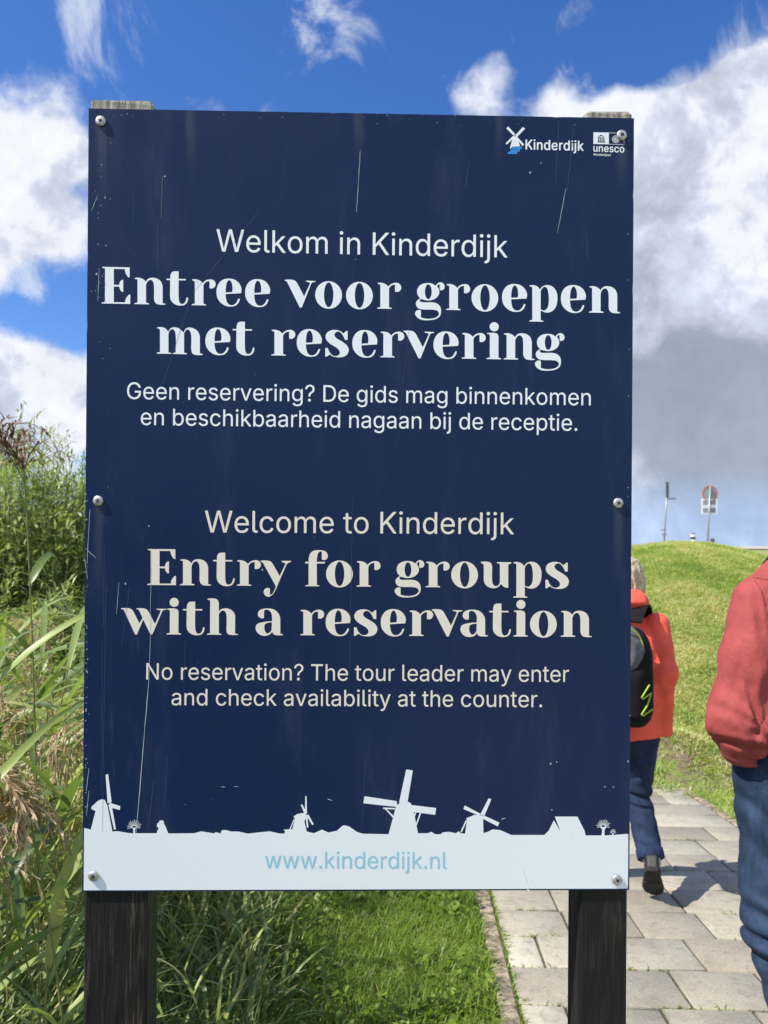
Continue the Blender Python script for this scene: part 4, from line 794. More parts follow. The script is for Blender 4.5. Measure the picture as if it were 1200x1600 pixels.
o = np_obj('meadow_grass', mv[0], mv[1], m_hill, tint=mv[2]); o['kind'] = 'stuff'
tag(o, 'mown meadow grass with straw coloured patches covering the mound', 'grass')
# taller tufts that were missed by the mower
nt = 240; ty = 6.0 + 10.6 * rng.random(nt); tx = ty * (0.28 + 0.36 * rng.random(nt)); m = 26
bx = (tx[:, None] + 0.035 * rng.standard_normal((nt, m)) * (0.6 + ty[:, None] * .06)).ravel(); by = (ty[:, None] + 0.05 * rng.standard_normal((nt, m))).ravel(); n = len(bx)
tt = np.repeat(np.clip(0.42 + 0.24 * rng.standard_normal(nt), 0, 1), m)
tv = blades(n, bx, by, (0.045 + 0.07 * rng.random(n)) * np.repeat(0.6 + 0.8 * rng.random(nt), m), 0.007 + 0.006 * rng.random(n), 0.3 + 0.9 * rng.random(n), rng.random(n) * 6.283, np.clip(tt + 0.1 * rng.standard_normal(n), 0, 1), 3)
o = np_obj('grass_tufts', tv[0], tv[1], m_hill, tint=tv[2]); o['kind'] = 'stuff'; tag(o, 'taller grass tufts left standing on the mound', 'grass')

# moss and tufts in the joints of the path
n = 9500; L = []
uu = np.where(rng.random(n) < 0.5, 0.068 + 0.006 * rng.standard_normal(n), rng.random(n) * 1.8); vv = -1.6 + rng.random(n) * 6
onrow = (np.abs(uu - 0.068) > 0.02); vv = np.where(onrow, np.round(vv / 0.3) * 0.3 + 0.003 * rng.standard_normal(n), vv)
bx, by = path_xy(uu, vv); k = (fbm2(bx, by, 3.2, 3) > 0.15) | ((~onrow) & (rng.random(n) < .35)); bx, by = bx[k], by[k]; n = len(bx)
tf = blades(n, bx, by, 0.012 + 0.026 * rng.random(n) ** 3, 0.004 + 0.003 * rng.random(n), 0.6 + rng.random(n), rng.random(n) * 6.283, np.clip(0.5 + .2 * rng.standard_normal(n), 0, 1), 2, z0=base_z(by) + 0.001)
o = np_obj('moss', tf[0], tf[1], m_lawn, tint=tf[2]); o['kind'] = 'stuff'; tag(o, 'green moss and tiny weeds growing in the slab joints', 'moss')

# ------------------------------------------------------------------ reeds
R_STOPS = [(0.0, (0.065, 0.11, 0.032)), (0.3, (0.165, 0.235, 0.07)), (0.55, (0.29, 0.365, 0.12)), (0.78, (0.40, 0.45, 0.11)), (1.0, (0.56, 0.46, 0.25))]
m_reed = leafmat('reed_leaf', R_STOPS, 0.36, 0.40)
m_stem = leafmat('reed_stem', [(0.0, (0.10, 0.12, 0.03)), (0.5, (0.20, 0.21, 0.06)), (1.0, (0.34, 0.26, 0.12))], 0.05, 0.45)
m_plume = leafmat('reed_plume', [(0.0, (0.30, 0.19, 0.11)), (0.5, (0.54, 0.40, 0.25)), (1.0, (0.78, 0.66, 0.46))], 0.30, 0.7)
m_plume2 = leafmat('purple_plume', [(0.0, (0.12, 0.055, 0.05)), (0.5, (0.27, 0.15, 0.12)), (1.0, (0.48, 0.33, 0.25))], 0.25, 0.7)

def ribbons(base, head, el0, droop, length, width, tint, K=7, twist=None, fold=0.25, prof=None):
    n = len(head); pos = np.array(base, float).copy(); V = np.zeros((n, K + 1, 3, 3)); st = length / K
    tw = np.zeros(n) if twist is None else twist
    for j in range(K + 1):
        t = j / K; el = el0 - droop * t ** 1.4; hd = head + tw * 0.4 * t
        d = np.stack([np.cos(el) * np.cos(hd), np.cos(el) * np.sin(hd), np.sin(el)], -1)
        side = np.stack([-np.sin(hd), np.cos(hd), np.zeros(n)], -1); nrm = np.cross(d, side)
        c, s_ = np.cos(tw * t)[:, None], np.sin(tw * t)[:, None]; sd = side * c + nrm * s_; nr = nrm * c - side * s_
        pr = (min(1, 0.45 + 2.6 * t) * (1 - t ** 2.2)) if prof is None else prof(t)
        ww = (width * pr * 0.5)[:, None]
        V[:, j, 0] = pos - sd * ww + nr * ww * fold; V[:, j, 1] = pos; V[:, j, 2] = pos + sd * ww + nr * ww * fold
        pos = pos + d * st[:, None]
    b = (np.arange(n) * (K + 1) * 3)[:, None]; q = []
    for j in range(K):
        for s in (0, 1): q.append(b + np.array([3 * j + s, 3 * j + s + 1, 3 * j + s + 4, 3 * j + s + 3])[None])
    return V.reshape(-1, 3), np.concatenate(q), np.repeat(tint, (K + 1) * 3)

def tubes(paths, radii, tint, nside=5):
    Vs, Fs, Ts = [], [], []; o = 0
    for p, r, t in zip(paths, radii, tint):
        mb = MB(); mb.tube(p, r, nside, caps=False); Vs.append(np.array(mb.v)); Fs.append(np.array(mb.f) + o); Ts.append(np.full(len(mb.v), t)); o += len(mb.v)
    return np.concatenate(Vs), np.concatenate(Fs), np.concatenate(Ts)

def plume_geo(tip, axis, L, spread, n, r, droop=1.0, el0=0.9):
    """drooping panicle: thin branches hung with narrow spikelets"""
    axis = axis / np.linalg.norm(axis); t = r.random(n); base = tip + axis * (L * 0.75 * (t - 0.1))[:, None]
    hd = r.random(n) * 6.283 if True else 0; bias = math.atan2(axis[1], axis[0])
    hd = bias + (hd - math.pi) * spread
    V1, F1, T1 = ribbons(base, hd, el0 - 0.5 * r.random(n), droop * (1.6 + 0.9 * r.random(n)), L * (0.35 + 0.45 * r.random(n)), np.full(n, 0.0018), np.clip(0.4 + .2 * r.standard_normal(n), 0, 1), K=5, prof=lambda t: 1.0)
    # spikelets along each strand
    C = V1.reshape(n, 6, 3, 3)[:, :, 1]; m = 12; idx = r.integers(1, 5, (n, m)); f = r.random((n, m, 1))
    A = np.take_along_axis(C, idx[:, :, None].repeat(3, 2), 1); Bp = np.take_along_axis(C, (idx + 1)[:, :, None].repeat(3, 2), 1)
    pts = (A * (1 - f) + Bp * f).reshape(-1, 3); dr = (Bp - A).reshape(-1, 3); k = len(pts)
    h2 = np.arctan2(dr[:, 1], dr[:, 0]) + 0.5 * r.standard_normal(k); e2 = np.arctan2(dr[:, 2], np.hypot(dr[:, 0], dr[:, 1])) + 0.25 * r.standard_normal(k)
    V2, F2, T2 = ribbons(pts, h2, e2, 0.3 * np.ones(k), 0.020 * (0.7 + 0.8 * r.random(k)), 0.0050 * (.6 + .8 * r.random(k)), np.clip(0.5 + .25 * r.standard_normal(k), 0, 1), K=2, prof=lambda t: 0.35 + 2.0 * t * (1 - t) + .1)
    return np.concatenate([V1, V2]), np.concatenate([F1, F2 + len(V1)]), np.concatenate([T1, T2])

def reed_meshes(r, H, nleaf, plume, lw=0.022, ll=0.42, lean=0.12, pl=0.20, purple=False, hdg=None, pspread=0.6, pel=0.6, pn=48, pdroop=1.1):
    hd = r.random() * 6.283 if hdg is None else hdg; pts = []
    for j in range(9):
        t = j / 8; off = lean * H * t ** 2; pts.append((math.cos(hd) * off, math.sin(hd) * off, H * t * (1 - 0.15 * lean * t)))
    stem = tubes([pts], [[0.0042 * (1 - 0.6 * j / 8) for j in range(9)]], [0.35 + .3 * r.random()], 6)
    pa = np.array(pts); ts = np.linspace(0.22, 0.97, nleaf) + 0.03 * r.standard_normal(nleaf); ts = np.clip(ts, .1, .99)
    base = np.stack([np.interp(ts, np.linspace(0, 1, 9), pa[:, i]) for i in range(3)], -1)
    hdl = hd + np.where(np.arange(nleaf) % 2 == 0, 1.2, -1.9) + 0.7 * r.standard_normal(nleaf)
    lv = ribbons(base, hdl, 0.75 + 0.35 * r.random(nleaf), 0.7 + 1.3 * r.random(nleaf), ll * (0.65 + 0.6 * r.random(nleaf)), lw * (0.7 + .6 * r.random(nleaf)),
                 np.clip(0.42 + 0.20 * r.standard_normal(nleaf) + np.where(r.random(nleaf) < .10, .5, 0), 0, 1), K=8, twist=0.9 * r.standard_normal(nleaf))
    pg = None
    if plume: pg = plume_geo(pa[-1], np.array([math.cos(hd) * .8, math.sin(hd) * .8, .8]), pl, pspread, pn, r, pdroop, pel)
    return stem, lv, pg
def make_reed(name, label, loc, meshes, group, purple=False, rz=0, sc_=1.0):
    t = thing(name, label, 'reed', loc, group); t.rotation_euler = (0, 0, rz); t.scale = (sc_,) * 3
    o = t
    link(bpy.data.objects.new('stem', np_mesh('stem', meshes[0][0], meshes[0][1], m_stem, tint=meshes[0][2], smooth=True)), t)
    link(bpy.data.objects.new('leaves', np_mesh('leaves', meshes[1][0], meshes[1][1], m_reed, tint=meshes[1][2], smooth=True)), t)
    if meshes[2]: link(bpy.data.objects.new('plume', np_mesh('plume', meshes[2][0], meshes[2][1], m_plume2 if purple else m_plume, tint=meshes[2][2])), t)
    return t
def copy_tree(src, loc, rz, s):
    c = src.copy(); COL.objects.link(c); c.location = loc; c.rotation_euler = (0, 0, rz); c.scale = (s,) * 3
    for ch in src.children:
        d = ch.copy(); COL.objects.link(d); d.parent = c
        for g in ch.children:
            e_ = g.copy(); COL.objects.link(e_); e_.parent = d
    return c

# photographed individuals first
r1 = np.random.default_rng(4)
def hero(name, label, foot, H, lean, hdg, nleaf, plume, ll, lw, pl, purple=False, **kw):
    x, y = foot; return make_reed(name, label, (x, y, float(zg(x, y)) - 0.02), reed_meshes(r1, H, nleaf, plume, lw, ll, lean, pl, purple, hdg, **kw), 'reeds beside the sign', purple)
p = at(62, 1100, 2.0)
hero('reed', 'tall reed with a purple brown plume standing above the others at the left edge', (-.872, 2.0), 1.80, 0.042, math.radians(170), 7, True, 0.26, 0.022, 0.20, True, pspread=0.9, pel=1.1, pn=60, pdroop=0.9)
p = at(95, 1420, 1.50)
hero('reed', 'near reed with a heavy drooping tan plume left of the sign', (-.565, 1.50), 1.06, 0.115, math.radians(178), 5, True, 0.30, 0.020, 0.20, pspread=0.95, pel=-0.2, pn=110, pdroop=0.55)
VAR = []
for k in range(9):
    plume = k in (0, 1, 2)
    VAR.append((reed_meshes(np.random.default_rng(20 + k), [1.15, 1.3, 1.05, 1.25, 1.1, 0.9, 1.0, 0.8, 1.2][k], [8, 9, 8, 9, 10, 9, 10, 9, 11][k], plume, 0.029, 0.46, [.22, .3, .2, .28, .14, .2, .25, .3, .1][k], 0.24), plume))
LBP = 'leafy green reed with a drooping tan plume in the reed bed left of the sign'
LBN = 'leafy green reed without a plume in the reed bed left of the sign'
protos = {}
rs = random.Random(21); cnt = 0
spots = []
for k in range(4000):
    if len(spots) >= 215: break
    y = 1.52 + 4.2 * rs.random() ** 1.2; lo, hi = -0.58 * y - 0.12, -0.10 - 0.15 * y
    x = rs.uniform(lo, min(hi, -0.30))
    if y < 1.5 and x > -0.66: continue
    if x > -0.47 and y < 2.4: continue
    if y < 1.55 and x > -0.80: continue
    if y > 1.6 and -0.375 * y < x < -0.285 * y and rs.random() < 0.93: continue
    if any((x - a) ** 2 + (y - b_) ** 2 < 0.008 for a, b_ in spots): continue
    spots.append((x, y))
for (x, y) in spots:
    near_lawn = x > -0.55 - 0.05 * y
    k = rs.choice([4, 5, 6, 7, 5, 7]) if near_lawn else rs.choice([0, 1, 2, 3, 4, 5, 6, 7, 8, 3, 8])
    s = rs.uniform(0.8, 1.12) * (0.40 if near_lawn or x > -0.40 * y else 1.0); z = float(zg(x, y)) - 0.02; rz = rs.uniform(0, 6.283)
    if k not in protos:
        protos[k] = make_reed('reed', LBP if VAR[k][1] else LBN, (x, y, z), VAR[k][0], 'reeds in the bed left of the sign', rz=rz, sc_=s)
    else: copy_tree(protos[k], (x, y, z), rz, s)

# low blades filling the reed bed
n = 15000
by = 1.5 + 4.8 * rng.random(n) ** 1.2; bx = -0.6 * by - 0.2 + rng.random(n) * (0.6 * by - 0.05); k = (bx < -0.125 * by - 0.10 * rng.random(n)) & ~((by < 1.6) & (bx > -0.8)); bx, by = bx[k], by[k]; n = len(bx)
bz = zg(bx, by) - 0.02
near = 1.35 * smooth01((bx + 0.45 * by) / (0.12 * by))
ub = ribbons(np.stack([bx, by, bz], -1), rng.random(n) * 6.283, 1.0 + 0.45 * rng.random(n), 0.5 + 1.5 * rng.random(n), (0.28 + 0.42 * rng.random(n)) * (1 - .35 * near), 0.007 + 0.015 * rng.random(n) ** 1.5, np.clip(0.34 + .20 * rng.standard_normal(n) + np.where(rng.random(n) < .06, .5, 0), 0, 1), K=6, twist=0.8 * rng.standard_normal(n))
o = np_obj('reed_undergrowth', ub[0], ub[1], m_reed, tint=ub[2], smooth=True); o['kind'] = 'stuff'; tag(o, 'dense green blades filling the reed bed floor', 'undergrowth')

# dry tan grass heads leaning out behind the sign edge
n = 4800
by = 2.3 + 2.6 * rng.random(n); bx = by * (-0.53 + 0.20 * rng.random(n)); bz = zg(bx, by) + 0.45 + 0.42 * rng.random(n)
dg = ribbons(np.stack([bx, by, bz], -1), rng.random(n) * 6.283, 0.8 + 0.6 * rng.random(n), 0.8 + 1.2 * rng.random(n), 0.10 + 0.22 * rng.random(n), 0.003 + 0.004 * rng.random(n), np.clip(0.97 + .1 * rng.standard_normal(n), 0, 1), K=5)
o = np_obj('dry_grass', dg[0], dg[1], m_reed, tint=dg[2]); o['kind'] = 'stuff'; tag(o, 'dry straw coloured grass tangled among the reeds', 'grass')

# ------------------------------------------------------------------ willow scrub behind the reeds
m_willow = leafmat('willow_leaf', [(0.0, (0.07, 0.11, 0.026)), (0.4, (0.17, 0.235, 0.06)), (0.7, (0.30, 0.37, 0.115)), (1.0, (0.50, 0.53, 0.27))], 0.35, 0.38)
m_bark = simple('willow_bark', (0.11, 0.085, 0.055), 0.85, 0.4, 30, 0.5, 80)
def shrub(label, x, y, H, W, seed, nshoot, light, leafl=0.10):
    r = np.random.default_rng(seed); z = float(zg(x, y)) - 0.05
    t = thing('willow_shrub', label, 'shrub', (x, y, z), 'willow shrubs behind the reeds')
    paths, rad, B_, HD, EL, LN, WD, TT = [], [], [], [], [], [], [], []
    for k in range(nshoot):
        hd = r.random() * 6.283; out = W * (0.15 + 0.85 * r.random() ** .7); h = H * (1 - 0.40 * (out / W) ** 2) * (0.60 + 0.40 * r.random()); pts = []
        b0 = np.array([math.cos(hd), math.sin(hd), 0]) * 0.12 * r.random(); cv = 0.3 * r.standard_normal(2)
        for j in range(7):
            q = j / 6; pts.append(b0 + np.array([math.cos(hd) * out * q ** .8 + cv[0] * q * (1 - q), math.sin(hd) * out * q ** .8 + cv[1] * q * (1 - q), h * q ** 1.15]))
        paths.append(pts); rad.append([0.010 * (1 - .85 * j / 6) for j in range(7)])
        pa = np.array(pts); m = int(70 + 50 * r.random()); q = 0.16 + 0.84 * r.random(m) ** .8
        bb = np.stack([np.interp(q, np.linspace(0, 1, 7), pa[:, i]) for i in range(3)], -1) + 0.05 * r.standard_normal((m, 3)) * (1.25 - q)[:, None] * 1.6
        B_.append(bb); HD.append(r.random(m) * 6.283); EL.append(0.25 + 0.6 * r.standard_normal(m) * .6 + .5 * q); LN.append(leafl * (.7 + .7 * r.random(m)) * (1 - .3 * q)); WD.append(0.027 * (.7 + .6 * r.random(m)) * (1 - .3 * q)); TT.append(np.clip(light + .17 * r.standard_normal(m) + .10 * r.standard_normal(), 0, 1))
    m = int(nshoot * 75); dv = r.standard_normal((m, 3)); dv /= np.linalg.norm(dv, axis=1)[:, None]; rad_ = r.random(m) ** .45
    lump_ = 1 + .18 * np.sin(dv[:, 0] * 5 + seed) * np.sin(dv[:, 2] * 7 + seed) ; cz_ = dv[:, 2] * rad_ * lump_
    B_.append(np.stack([dv[:, 0] * rad_ * W * .95 * lump_, dv[:, 1] * rad_ * W * .95 * lump_, H * (.42 + .42 * cz_)], -1)); HD.append(r.random(m) * 6.283); EL.append(.3 + .5 * r.standard_normal(m)); LN.append(leafl * (.6 + .7 * r.random(m))); WD.append(0.030 * (.6 + .7 * r.random(m))); TT.append(np.clip(light + .05 + .18 * r.standard_normal(m), 0, 1))
    c = np.concatenate
    st = tubes(paths, rad, np.zeros(len(paths)), 4); np_obj('branches', st[0], st[1], m_bark, t, smooth=True)
    lv = ribbons(c(B_), c(HD), c(EL), np.full(len(c(HD)), .6), c(LN), c(WD), c(TT), K=2, prof=lambda t: 0.3 + 2.8 * t * (1 - t) - 0.28 * t)
    np_obj('leaves', lv[0], lv[1], m_willow, t, tint=lv[2]); return t
for (lab, px, y, H, W, sd, ns, li) in (
    ('tall grey green willow shrub with feathery upright tips at the left edge of the picture', 5, 6.6, 3.35, 1.05, 61, 190, .58),
    ('bushy grey green willow shrub next to the upper left screw of the sign edge', 88, 7.2, 3.2, 1.1, 62, 190, .50),
    ('lower bright green willow bush in front of the taller shrubs', 50, 5.7, 1.8, 0.85, 63, 170, .62),
    ('dark leaved willow bush half hidden by the left edge of the sign', 132, 5.9, 1.7, 0.65, 64, 120, .38),
    ('farthest willow shrub standing behind the other willows', 55, 9.0, 3.7, 1.6, 65, 190, .46)):
    q = at(px, 900, y); shrub(lab, q[0], y, H, W, sd, ns, li + .10)
for k, (x, y, H, W) in enumerate(((-6.2, 7.5, 2.6, 1.2), (-1.6, 9.5, 2.2, 1.1))):
    shrub(['willow shrub beyond the left end of the reed bed', 'willow shrub hidden directly behind the sign'][k], x, y, H, W, 80 + k, 90, .48)

# ------------------------------------------------------------------ people: signed-distance bodies meshed as one continuous skin
def sd_cap(Pt, a, b, r1, r2, sc3=None):
    a = np.array(a, np.float32); b = np.array(b, np.float32); q = Pt
    if sc3 is not None: s = np.array(sc3, np.float32); q = Pt / s; a = a / s; b = b / s
    ba = b - a; t = np.clip(((q - a) @ ba) / (ba @ ba + 1e-9), 0, 1)
    return np.linalg.norm(q - a - t[:, None] * ba, axis=1) - (r1 + (r2 - r1) * t)
def sd_ell(Pt, c, r):
    r = np.array(r, np.float32); q = (Pt - np.array(c, np.float32)); k0 = np.linalg.norm(q / r, axis=1); k1 = np.linalg.norm(q / (r * r), axis=1) + 1e-6
    return k0 * (k0 - 1) / k1
def sd_rbox(Pt, c, h, r, M=None):
    q = Pt - np.array(c, np.float32)
    if M is not None: q = q @ np.array(M, np.float32)
    q = np.abs(q) - (np.array(h, np.float32) - r)
    return np.linalg.norm(np.maximum(q, 0), axis=1) + np.minimum(q.max(1), 0) - r
def smin(a, b, k): h = np.clip(0.5 + 0.5 * (b - a) / k, 0, 1); return b * (1 - h) + a * h - k * h * (1 - h)
def smax(a, b, k): return -smin(-a, -b, k)

def nets(f, lo, hi, h):
    """surface nets: one watertight quad mesh of f = 0"""
    lo = np.array(lo, float); n = np.ceil((np.array(hi) - lo) / h).astype(int) + 1
    g = np.stack(np.meshgrid(*[lo[i] + h * np.arange(n[i]) for i in range(3)], indexing='ij'), -1).reshape(-1, 3).astype(np.float32)
    val = np.concatenate([f(g[i:i + 400000]) for i in range(0, len(g), 400000)]).reshape(n)
    ins = val < 0; acc = np.zeros(tuple(n - 1) + (3,)); cnt = np.zeros(tuple(n - 1))
    C = [(i, j, k) for i in (0, 1) for j in (0, 1) for k in (0, 1)]
    sl = lambda c: tuple(slice(c[d], n[d] - 1 + c[d]) for d in range(3))
    for a in C:
        for d in range(3):
            if a[d] == 0:
                b = list(a); b[d] = 1; va, vb = val[sl(a)], val[sl(tuple(b))]; cr = (va < 0) != (vb < 0)
                t = np.where(cr, va / np.where(cr, va - vb, 1), 0); p = np.zeros(va.shape + (3,))
                for e_ in range(3): p[..., e_] = a[e_]
                p[..., d] += t; acc += p * cr[..., None]; cnt += cr
    act = cnt > 0; idx = -np.ones(act.shape, int); idx[act] = np.arange(act.sum())
    cell = np.stack(np.nonzero(act), -1); V = lo + h * (cell + acc[act] / cnt[act][:, None]); Q = []
    for d in range(3):
        e1, e2 = (d + 1) % 3, (d + 2) % 3
        s0 = [slice(None)] * 3; s1 = [slice(None)] * 3; s0[d] = slice(0, n[d] - 1); s1[d] = slice(1, n[d])
        cr = ins[tuple(s0)] != ins[tuple(s1)]; ix = np.stack(np.nonzero(cr), -1); ok = (ix[:, e1] > 0) & (ix[:, e2] > 0) & (ix[:, e1] < n[e1] - 1) & (ix[:, e2] < n[e2] - 1); ix = ix[ok]
        fl = ins[tuple(ix.T)]
        def cid(o1, o2):
            c = ix.copy(); c[:, e1] -= o1; c[:, e2] -= o2; return idx[tuple(c.T)]
        q = np.stack([cid(1, 1), cid(0, 1), cid(0, 0), cid(1, 0)], -1); q[~fl] = q[~fl][:, ::-1]; Q.append(q)
    return V, np.concatenate(Q)
def skin_obj(name, f, lo, hi, h, m, parent):
    V, Q = nets(f, lo, hi, h); return np_obj(name, V, Q, m, parent, smooth=True)

def fabric(name, col, rough, wr, sheen=0.0, fine=500):
    m, N, b = mat(name); co = N.n('ShaderNodeTexCoord').outputs['Object']
    w1 = N.noise(N.vm('MULTIPLY', co, (13, 13, 6)), 1.0, 4, 0.5, 0.5); w2 = N.noise(co, 34, 4, 0.6, 0.6); w3 = N.noise(co, fine, 2, 0.6)
    lo = tuple(c * 0.88 for c in col) + (1,); hi = tuple(min(1, c * 1.08) for c in col) + (1,)
    N.put(b.inputs['Base Color'], N.mix(N.mr(N.noise(co, 14, 5, 0.65), 0.35, 0.65), lo, hi))
    b.inputs['Roughness'].default_value = rough; b.inputs['Specular IOR Level'].default_value = 0.3
    if sheen: b.inputs['Sheen Weight'].default_value = sheen
    hgt = N.math('ADD', N.math('ADD', w1, N.math('MULTIPLY', w2, 0.22)), N.math('MULTIPLY', w3, 0.02))
    N.put(b.inputs['Normal'], N.n('ShaderNodeBump', i_Strength=wr, i_Distance=0.045, i_Height=hgt).outputs[0]); return m
def denim(name, col):
    m, N, b = mat(name); co = N.n('ShaderNodeTexCoord').outputs['Object']
    f = N.noise(N.vm('MULTIPLY', co, (10, 10, 4)), 1.0, 6, 0.65, 0.8); g = N.noise(co, 420, 2, 0.7); w = N.noise(N.vm('MULTIPLY', co, (9, 9, 11)), 1.0, 4, 0.5, 0.3)
    fade = tuple(min(1, c * 1.9 + 0.006) for c in col) + (1,)
    c1 = N.mix(N.mr(f, 0.38, 0.72), tuple(col) + (1,), fade); c1 = N.mix(N.math('MULTIPLY', N.mr(g, 0.5, 0.75), 0.10), c1, (0.30, 0.36, 0.46, 1))
    N.put(b.inputs['Base Color'], c1); b.inputs['Roughness'].default_value = 0.85; b.inputs['Specular IOR Level'].default_value = 0.2
    N.put(b.inputs['Normal'], N.n('ShaderNodeBump', i_Strength=0.28, i_Distance=0.03, i_Height=N.math('ADD', w, N.math('MULTIPLY', g, 0.03))).outputs[0]); return m
m_skin, N, b = mat('skin'); co = N.n('ShaderNodeTexCoord').outputs['Object']
N.put(b.inputs['Base Color'], N.mix(N.mr(N.noise(co, 25, 4, 0.6), 0.35, 0.65), (0.50, 0.29, 0.21, 1), (0.58, 0.36, 0.27, 1))); b.inputs['Roughness'].default_value = 0.5
b.inputs['Subsurface Weight'].default_value = 0.15; b.inputs['Subsurface Radius'].default_value = (0.02, 0.008, 0.004)
m_hair = simple('blond_grey_hair', (0.52, 0.41, 0.26), 0.55, 0.35, 1.0, 0.6, 1.0, stretch=(160, 160, 25))
m_hair2 = simple('grey_hair', (0.30, 0.28, 0.26), 0.55, 0.35, 1.0, 0.6, 1.0, stretch=(160, 160, 25))
m_orange = fabric('orange_red_shell', (0.90, 0.115, 0.068), 0.62, 0.18)
m_salmon = fabric('washed_red_cotton', (0.315, 0.058, 0.053), 0.80, 0.28, 0.0)
m_jeans1 = denim('dark_blue_denim', (0.010, 0.019, 0.046)); m_jeans2 = denim('faded_blue_denim', (0.013, 0.025, 0.051))
m_black = simple('black_fabric', (0.007, 0.007, 0.008), 0.85, 0.3, 40, 0.25, 120, spec=0.2)
m_lime = simple('lime_trim', (0.42, 0.55, 0.03), 0.6, 0.1, 60)
m_greyf = fabric('grey_fabric', (0.125, 0.118, 0.128), 0.8, 0.2)
m_leather = simple('black_leather', (0.020, 0.018, 0.017), 0.5, 0.3, 60, 0.3, 150)
m_sole = simple('worn_black_sole', (0.022, 0.020, 0.019), 0.85, 0.5, 26, 0.5, 70)
m_eye = simple('eye', (0.75, 0.72, 0.68), 0.2); m_metal = simple('dull_snap', (0.45, 0.44, 0.42), 0.35, metallic=0.9)
m_thread = simple('copper_thread', (0.42, 0.19, 0.09), 0.7); m_palet = simple('pale_thread', (0.62, 0.60, 0.58), 0.7)

def hand_sdf(wrist, d, pn, size=1.0, curl=0.5):
    """palm + five bent fingers. d: wrist->fingers, pn: palm normal (curl side)"""
    w = np.array(wrist, float); d = np.array(d, float); d /= np.linalg.norm(d); pn = np.array(pn, float); pn -= d * (pn @ d); pn /= np.linalg.norm(pn); s = np.cross(d, pn); caps = []
    k = size
    for i, (o, L) in enumerate(((-.030, .070), (-.010, .078), (.010, .074), (.029, .058))):
        root = w + d * .088 * k + s * o * k; caps.append((w + s * o * .55 * k, root, .014 * k, .0115 * k)); p = root; a = 0.25 * curl
        for sg in (0.45, 0.31, 0.24):
            a += curl * 0.75; q = p + (d * math.cos(a) + pn * math.sin(a)) * L * sg * k; caps.append((p, q, .0092 * k, .0078 * k)); p = q
    t0 = w + d * .022 * k - s * .026 * k; t1 = t0 + (d * .55 - s * .55 + pn * .45) * .042 * k; t2 = t1 + (d * .85 + pn * .45) * .034 * k
    caps += [(t0, t1, .013 * k, .0105 * k), (t1, t2, .010 * k, .0082 * k)]
    def f(Pt):
        o = None
        for (a, b_, r1_, r2_) in caps:
            v = sd_cap(Pt, a, b_, r1_, r2_); o = v if o is None else smin(o, v, 0.006)
        return o
    cs = np.array([c[0] for c in caps] + [c[1] for c in caps]); return f, cs.min(0) - .03, cs.max(0) + .03

def head_sdf(Pt, c, sz=1.0):
    c = np.array(c, float); e = lambda o, r: sd_ell(Pt, c + np.array(o) * sz, np.array(r) * sz)
    o = smin(e((0, -.012, .03), (.076, .096, .088)), e((0, .03, -.045), (.058, .062, .072)), .04)
    o = smin(o, e((0, .098, -.012), (.013, .020, .022)), .015); o = smin(o, e((0, .088, -.058), (.024, .010, .010)), .01)
    for s in (-1, 1):
        o = smax(o, -e((s * .032, .098, .012), (.018, .014, .012)), .012); o = smin(o, e((s * .080, -.005, -.008), (.010, .019, .032)), .008)
    return o

def build_person(root, J, R):
    """skin body: head, neck, torso, arms and legs in one surface; hands meshed finer and joined on"""
    def f(Pt):
        o = sd_cap(Pt, J['pelvis'], J['chest'], R * .125, R * .15, (1.15, .72, 1)); o = smin(o, sd_cap(Pt, J['chest'], J['neck'], R * .12, .06, (1.3, .8, 1)), .06)
        o = smin(o, sd_cap(Pt, J['neck'], J['head'] - np.array([0, .01, .04]), .056, .054), .03); o = smin(o, head_sdf(Pt, J['head']), .025)
        for s in 'lr':
            o = smin(o, sd_cap(Pt, J['sh' + s], J['el' + s], .046, .038), .03); o = smin(o, sd_cap(Pt, J['el' + s], J['wr' + s], .040, .027), .02)
            o = smin(o, sd_cap(Pt, J['hip' + s], J['kn' + s], .072, .040), .05); o = smin(o, sd_cap(Pt, J['kn' + s], J['an' + s], .040, .036), .03)
            o = smin(o, sd_cap(Pt, J['an' + s], J['to' + s], .036, .026), .025)
        return o
    pts = np.array(list(J.values())); V, Q = nets(f, pts.min(0) - .17, pts.max(0) + .17, 0.010); Vs, Qs = [V], [Q]; o = len(V)
    for s, (d, pn) in zip('lr', J_HANDS):
        hf, lo, hi = hand_sdf(J['wr' + s], d, pn); v, q = nets(hf, lo, hi, 0.0032); Vs.append(v); Qs.append(q + o); o += len(v)
    ob = np_obj('person', np.concatenate(Vs), np.concatenate(Qs), m_skin, smooth=True); ob.location = root; return ob

A3 = lambda *t: np.array(t, float)
folds = lambda Pt, f, a: a * (vnoise(Pt * np.array([1, 1, .55], np.float32), f) + .5 * vnoise(Pt + 3.1, f * 2.2))

# ================= walker ahead: orange-red jacket, black rucksack
W0 = A3(1.238, 3.95, float(base_z(3.95)) + 0.012)
J = dict(head=A3(.004, .03, 1.562), neck=A3(.0, 0, 1.40), chest=A3(-.015, 0, 1.22), pelvis=A3(-.01, 0, .86), shl=A3(-.185, 0, 1.345), shr=A3(.150, 0, 1.345), ell=A3(-.265, -.03, 1.10), elr=A3(.180, -.030, 1.11),
         wrl=A3(-.20, .13, .90), wrr=A3(.178, .05, .845), hipl=A3(-.10, 0, .82), hipr=A3(.078, 0, .82), knl=A3(-.10, .17, .45), knr=A3(.040, .05, .47), anl=A3(-.10, .24, .075), anr=A3(.105, -.125, .212), tol=A3(-.115, .40, .03), tor=A3(.107, .02, .035))
J_HANDS = [((.5, .6, -.5), (.6, -.3, .3)), ((-.5, .6, -.5), (-.6, -.3, .3))]
walker = build_person(W0, J, 0.80)
